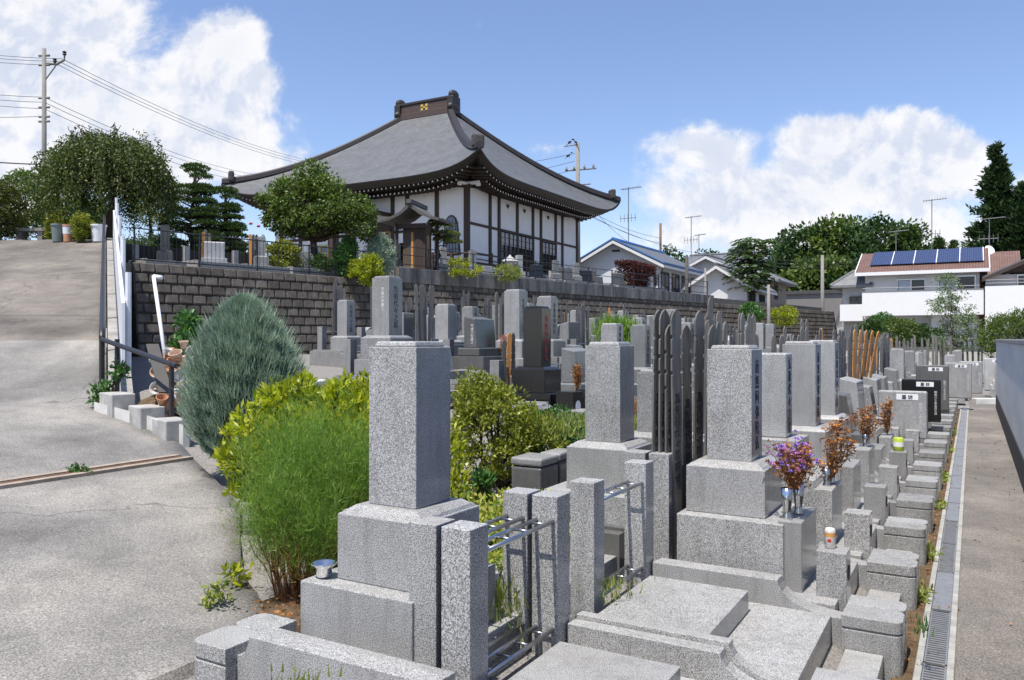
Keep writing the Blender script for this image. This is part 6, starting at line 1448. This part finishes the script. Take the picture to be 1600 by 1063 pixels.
MB().lathe([(.0314, .07), (.0314, .095)], n=20).build('red_band', m_plain('can_gold', (.62, .30, .08), .35), r)
MB().blob((.0, -.031, .05), (.012, .002, .012), 5).build('emblem', M_INKR, r)
r = empty('drink_can', (-.72, 9.92, .55), 0, 'yellow green can standing farther along the offering posts', 'can'); MB().lathe([(.05, 0), (.055, .006), (.055, .14), (.045, .15)], n=16).build('can_body', m_plain('can_green', (.42, .52, .05), .4), r, smooth=True); MB().lathe([(.0555, .05), (.0555, .1)], n=16).build('band', M_WHITE, r)
c = at(478, 588, 9.0); r = empty('white_bucket', (c.x, c.y, .78), 0, 'large off white round tub beside the blue conifer', 'tub'); MB().lathe([(.16, 0), (.20, .52), (.215, .52), (.215, .56), (.19, .56), (.15, .05)], n=24).build('tub', M_CONCW, r, smooth=True)

# ------------------------------------------------------------------ driveway side: rail, boards, blocks, pots
def side():
    E = [Vector((-9.1, 5.95, 0)), Vector((-22.5, 14.7, 0))]; D = (E[1] - E[0]).normalized(); Nn = Vector((-D.y, D.x, 0)) * -1   # to the grave side
    def ep(s, off=0, h=0): p = E[0] + D * s + Nn * off; p.z = z_drive(p.x - Nn.x * (off + .1), p.y - Nn.y * (off + .1)) + h; return p
    L = (E[1] - E[0]).length
    r = empty('handrail', (0, 0, 0), 0, 'dark steel handrail climbing along the driveway edge', 'handrail')
    MB().tube([ep(.1 + i * .5, -.05, .78) for i in range(int(L / .5))], .035, 8).build('rail', M_BLACKP, r, smooth=True)
    for i in range(8): s = .1 + i * (L - .3) / 7; MB().tube([ep(s, -.05, -.2), ep(s, -.05, .78)], .032, 8).build('post', M_BLACKP, r)
    r = empty('handrail', (0, 0, 0), 0, 'short dark handrail sloping down past the broken pots', 'handrail')
    a = ep(.1, -.05, .76); b = at(276, 572, 8.6); MB().tube([a, b], .03, 8).build('rail', M_BLACKP, r); MB().tube([at(183, 530, 9.6), Vector((at(183, 530, 9.6).x, at(183, 530, 9.6).y, 1.0))], .028, 8).build('post', M_BLACKP, r); c = at(268, 568, 8.65); MB().tube([c, (c.x, c.y, .95)], .028, 8).build('post', M_BLACKP, r)
    r = empty('edge_wall', (0, 0, 0), 0, 'rough concrete wall holding the driveway edge', 'wall')
    mb = MB(); n = 24
    for i in range(n):
        s0 = i * L / n; s1 = (i + 1) * L / n; q = [ep(s0, .02, -2.6), ep(s0, .30, -2.6), ep(s0, .30, .06), ep(s0, .02, .06)]; q2 = [ep(s1, .02, -2.6), ep(s1, .30, -2.6), ep(s1, .30, .06), ep(s1, .02, .06)]
        for p in (q[0], q[1], q2[0], q2[1]): p.z = .6
        mb.add(q + q2, [(0, 1, 5, 4), (1, 2, 6, 5), (2, 3, 7, 6), (3, 0, 4, 7), (0, 3, 2, 1), (4, 5, 6, 7)])
    mb.build('wall', M_CONC, r)
    for i, (s0, s1, h) in enumerate(((1.2, 5.2, 1.0), (5.3, 9.4, 1.0), (9.5, 13.2, .98), (13.3, 15.4, .95))):
        P = [ep(s0, .18, .02), ep(s1, .18, .02), ep(s1, .18, h), ep(s0, .18, h)]
        r = MB().ext(P, tuple(Nn * .05)).build('guard_board', M_WHITEP, None, .006); tag(r, f'white plastic guard board along the driveway edge, {ORD[i]} going uphill', 'guard board', 'white guard boards')
        mb = MB()
        for t in (.05, .95): q = ep(lerp(t, s0, s1), .27, 0.3); mb.tube([(q.x, q.y, q.z - .3), (q.x, q.y, q.z + h + .08)], .04, 8)
        mb.build('upright', M_WHITEP, r)
    # dark plank leaning
    a = at(228, 540, 9.8); b = at(248, 615, 9.0); tag(MB().ext([a, a + Vector((.10, .1, 0)), b + Vector((.10, .1, 0)), b], (0.03, -.02, .02)).build('leaning_plank', m_plain('plank_grey', (.07, .065, .06), .8)), 'dark grey plank leaning beside the broken pots', 'plank')
    # white blocks
    for i, (px, py, d, w) in enumerate(((183, 610, 9.35, .50), (229, 630, 8.85, .42), (268, 650, 8.4, .42))):
        c = at(px, py, d); o = MB().box(-w / 2, w / 2, -.13, .13, -.50, 0).build('concrete_block', m_plain('block_concrete', (.42, .41, .39), .9, .35, 6, bump=.3), None, .012); o.location = c - Vector((0, 0, .03)); o.rotation_euler = (0, 0, R(28 - 60 + 14)); tag(o, f'pale concrete kerb block by the handrail, {ORD[i]} going downhill', 'concrete block', 'pale kerb blocks')
    tag(MB().ext([at(147, 628, 9.4), at(286, 664, 8.2), at(286, 700, 8.2), at(147, 664, 9.4)], (.02, .06, -.03)).build('kerb_line', M_CONCW, None), 'thin pale cement edging below the kerb blocks', 'edging')
    # leaning white pipe
    a = at(240, 432, 11.5); b = at(259, 565, 10.6); r = empty('drain_pipe', (0, 0, 0), 0, 'long white plastic pipe leaning on the block wall with elbow at its top', 'pipe'); c = a + Vector((.12, .05, -.02))
    MB().tube([b, a], .026, 10).build('pipe', M_WHITEP, r, smooth=True); MB().tube([a, c], .03, 10).build('elbow', M_WHITEP, r, smooth=True)
    # heap of broken pots
    rr = random.Random(4)
    for i in range(56):
        px = rr.uniform(246, 300); t = rr.random(); py = lerp(t, 545, 640) + rr.uniform(-6, 6); c = at(px, py, lerp(t, 9.9, 8.9) + rr.uniform(-.1, .1)); w = rr.uniform(.045, .085)
        m = rr.choice((M_TERRA, M_TERRA2, M_TERRA2, M_CONCW)); nm = {M_TERRA: 'orange terracotta', M_TERRA2: 'pale terracotta', M_CONCW: 'chalky white'}[m]
        mb = MB().lathe([(w * .62, 0), (w * .95, w * 1.4), (w * 1.08, w * 1.42), (w * 1.08, w * 1.65), (w * .98, w * 1.65), (w * .85, w * 1.3), (w * .55, .03), (.005, .02)], n=14)
        o = link('broken_pot', mb.mesh('broken_pot', m, smooth=False), None, c); o.rotation_euler = (rr.choice((-1.5, 1.5, .2, 2.6)) + rr.uniform(-.3, .3), rr.uniform(-.5, .5), rr.uniform(0, 6)); tag(o, f'{nm} flower pot in the heap below the handrail, {ORD[i % 28]} from its top' if i < 28 else f'{nm} flower pot low in the heap, {ORD[i-28]}', 'flower pot', 'heap of discarded pots')
    heap = MB(); rs = random.Random(5); c = at(276, 600, 9.6); heap.blob((c.x, c.y, .85), (.40, .6, .34), 8); tag(heap.build('rubble_mound', M_DIRT), kind='structure')
    # bins and tubs on the crest
    for i, (px, w, h, m, nm, cat, lab) in enumerate(((90, .17, .52, m_plain('bin_green', (.16, .20, .19), .5), 'waste_bin', 'bin', 'grey green cylindrical bin at the driveway top'), (106, .14, .50, M_TERRA, 'plant_tub', 'tub', 'orange and white plant tub next to the grey green bin'), (154, .21, .50, M_WHITEP, 'plant_tub', 'tub', 'wide white plastic tub beside the railing at the driveway top'))):
        c = at(px, 378, 23.4); r = empty(nm, (c.x, c.y, 4.64), 0, lab, cat); MB().lathe([(w * .8, 0), (w, h * .9), (w * 1.1, h * .9), (w * 1.1, h), (w * .95, h), (w * .8, .1)], n=20).build('container', m, r, smooth=False)
        if i == 1: MB().lathe([(w * .93, h * .45), (w * 1.03, h * .88)], n=20).build('white_band', M_WHITEP, r)
    c = at(127, 376, 23.3); bush('potted_shrub', 'clipped leafy shrub standing between the orange and white tubs', c, 4.64, 240, [(0, 0, .42, .26, .26, .40)], 70, 60, .09, .06, .035, L_OLIVE)
    c = at(95, 350, 24.6); bush('clipped_shrub', 'rounded olive shrub behind the grey green bin', c, 4.7, 241, [(0, 0, .55, .45, .4, .5)], 80, 60, .12, .07, .035, L_OLIVE)
    c = at(50, 372, 24.8); r = empty('stone_table', (c.x, c.y, 4.7), R(30), 'low grey stone table at the foot of the utility pole', 'table'); MB().box(-.55, .55, -.2, .2, .42, .52).build('table_top', M_CONC, r, .01); MB().box(-.4, -.25, -.15, .15, 0, .42).build('leg', M_CONC, r); MB().box(.25, .4, -.15, .15, 0, .42).build('leg', M_CONC, r)
side()
print('labels>16:', sum(1 for o in bpy.data.objects if o.get('label') and len(o['label'].split()) > 16), [o['label'] for o in bpy.data.objects if o.get('label') and len(o['label'].replace('-',' ').split()) > 16][:12])

# dark lidded end posts of the raised plot behind the creeper
for i, (px, py, d, w) in enumerate(((836, 712, 6.35, .27), (872, 704, 6.6, .18))):
    c = at(px, py, d); r = empty('end_post', (c.x, c.y, c.z), 0, ('dark grey lidded plot post half hidden by the variegated creeper', 'narrower dark grey plot post joined behind the lidded one')[i], 'plot post')
    MB().box(-w / 2, w / 2, -.15, .15, -.62, -.07).build('body', G_D, r, .02, 3); MB().box(-w / 2 - .005, w / 2 + .005, -.155, .155, -.065, 0).build('lid', G_M, r, .02, 3)

print('toba', n_toba, 'objects', len(bpy.data.objects))
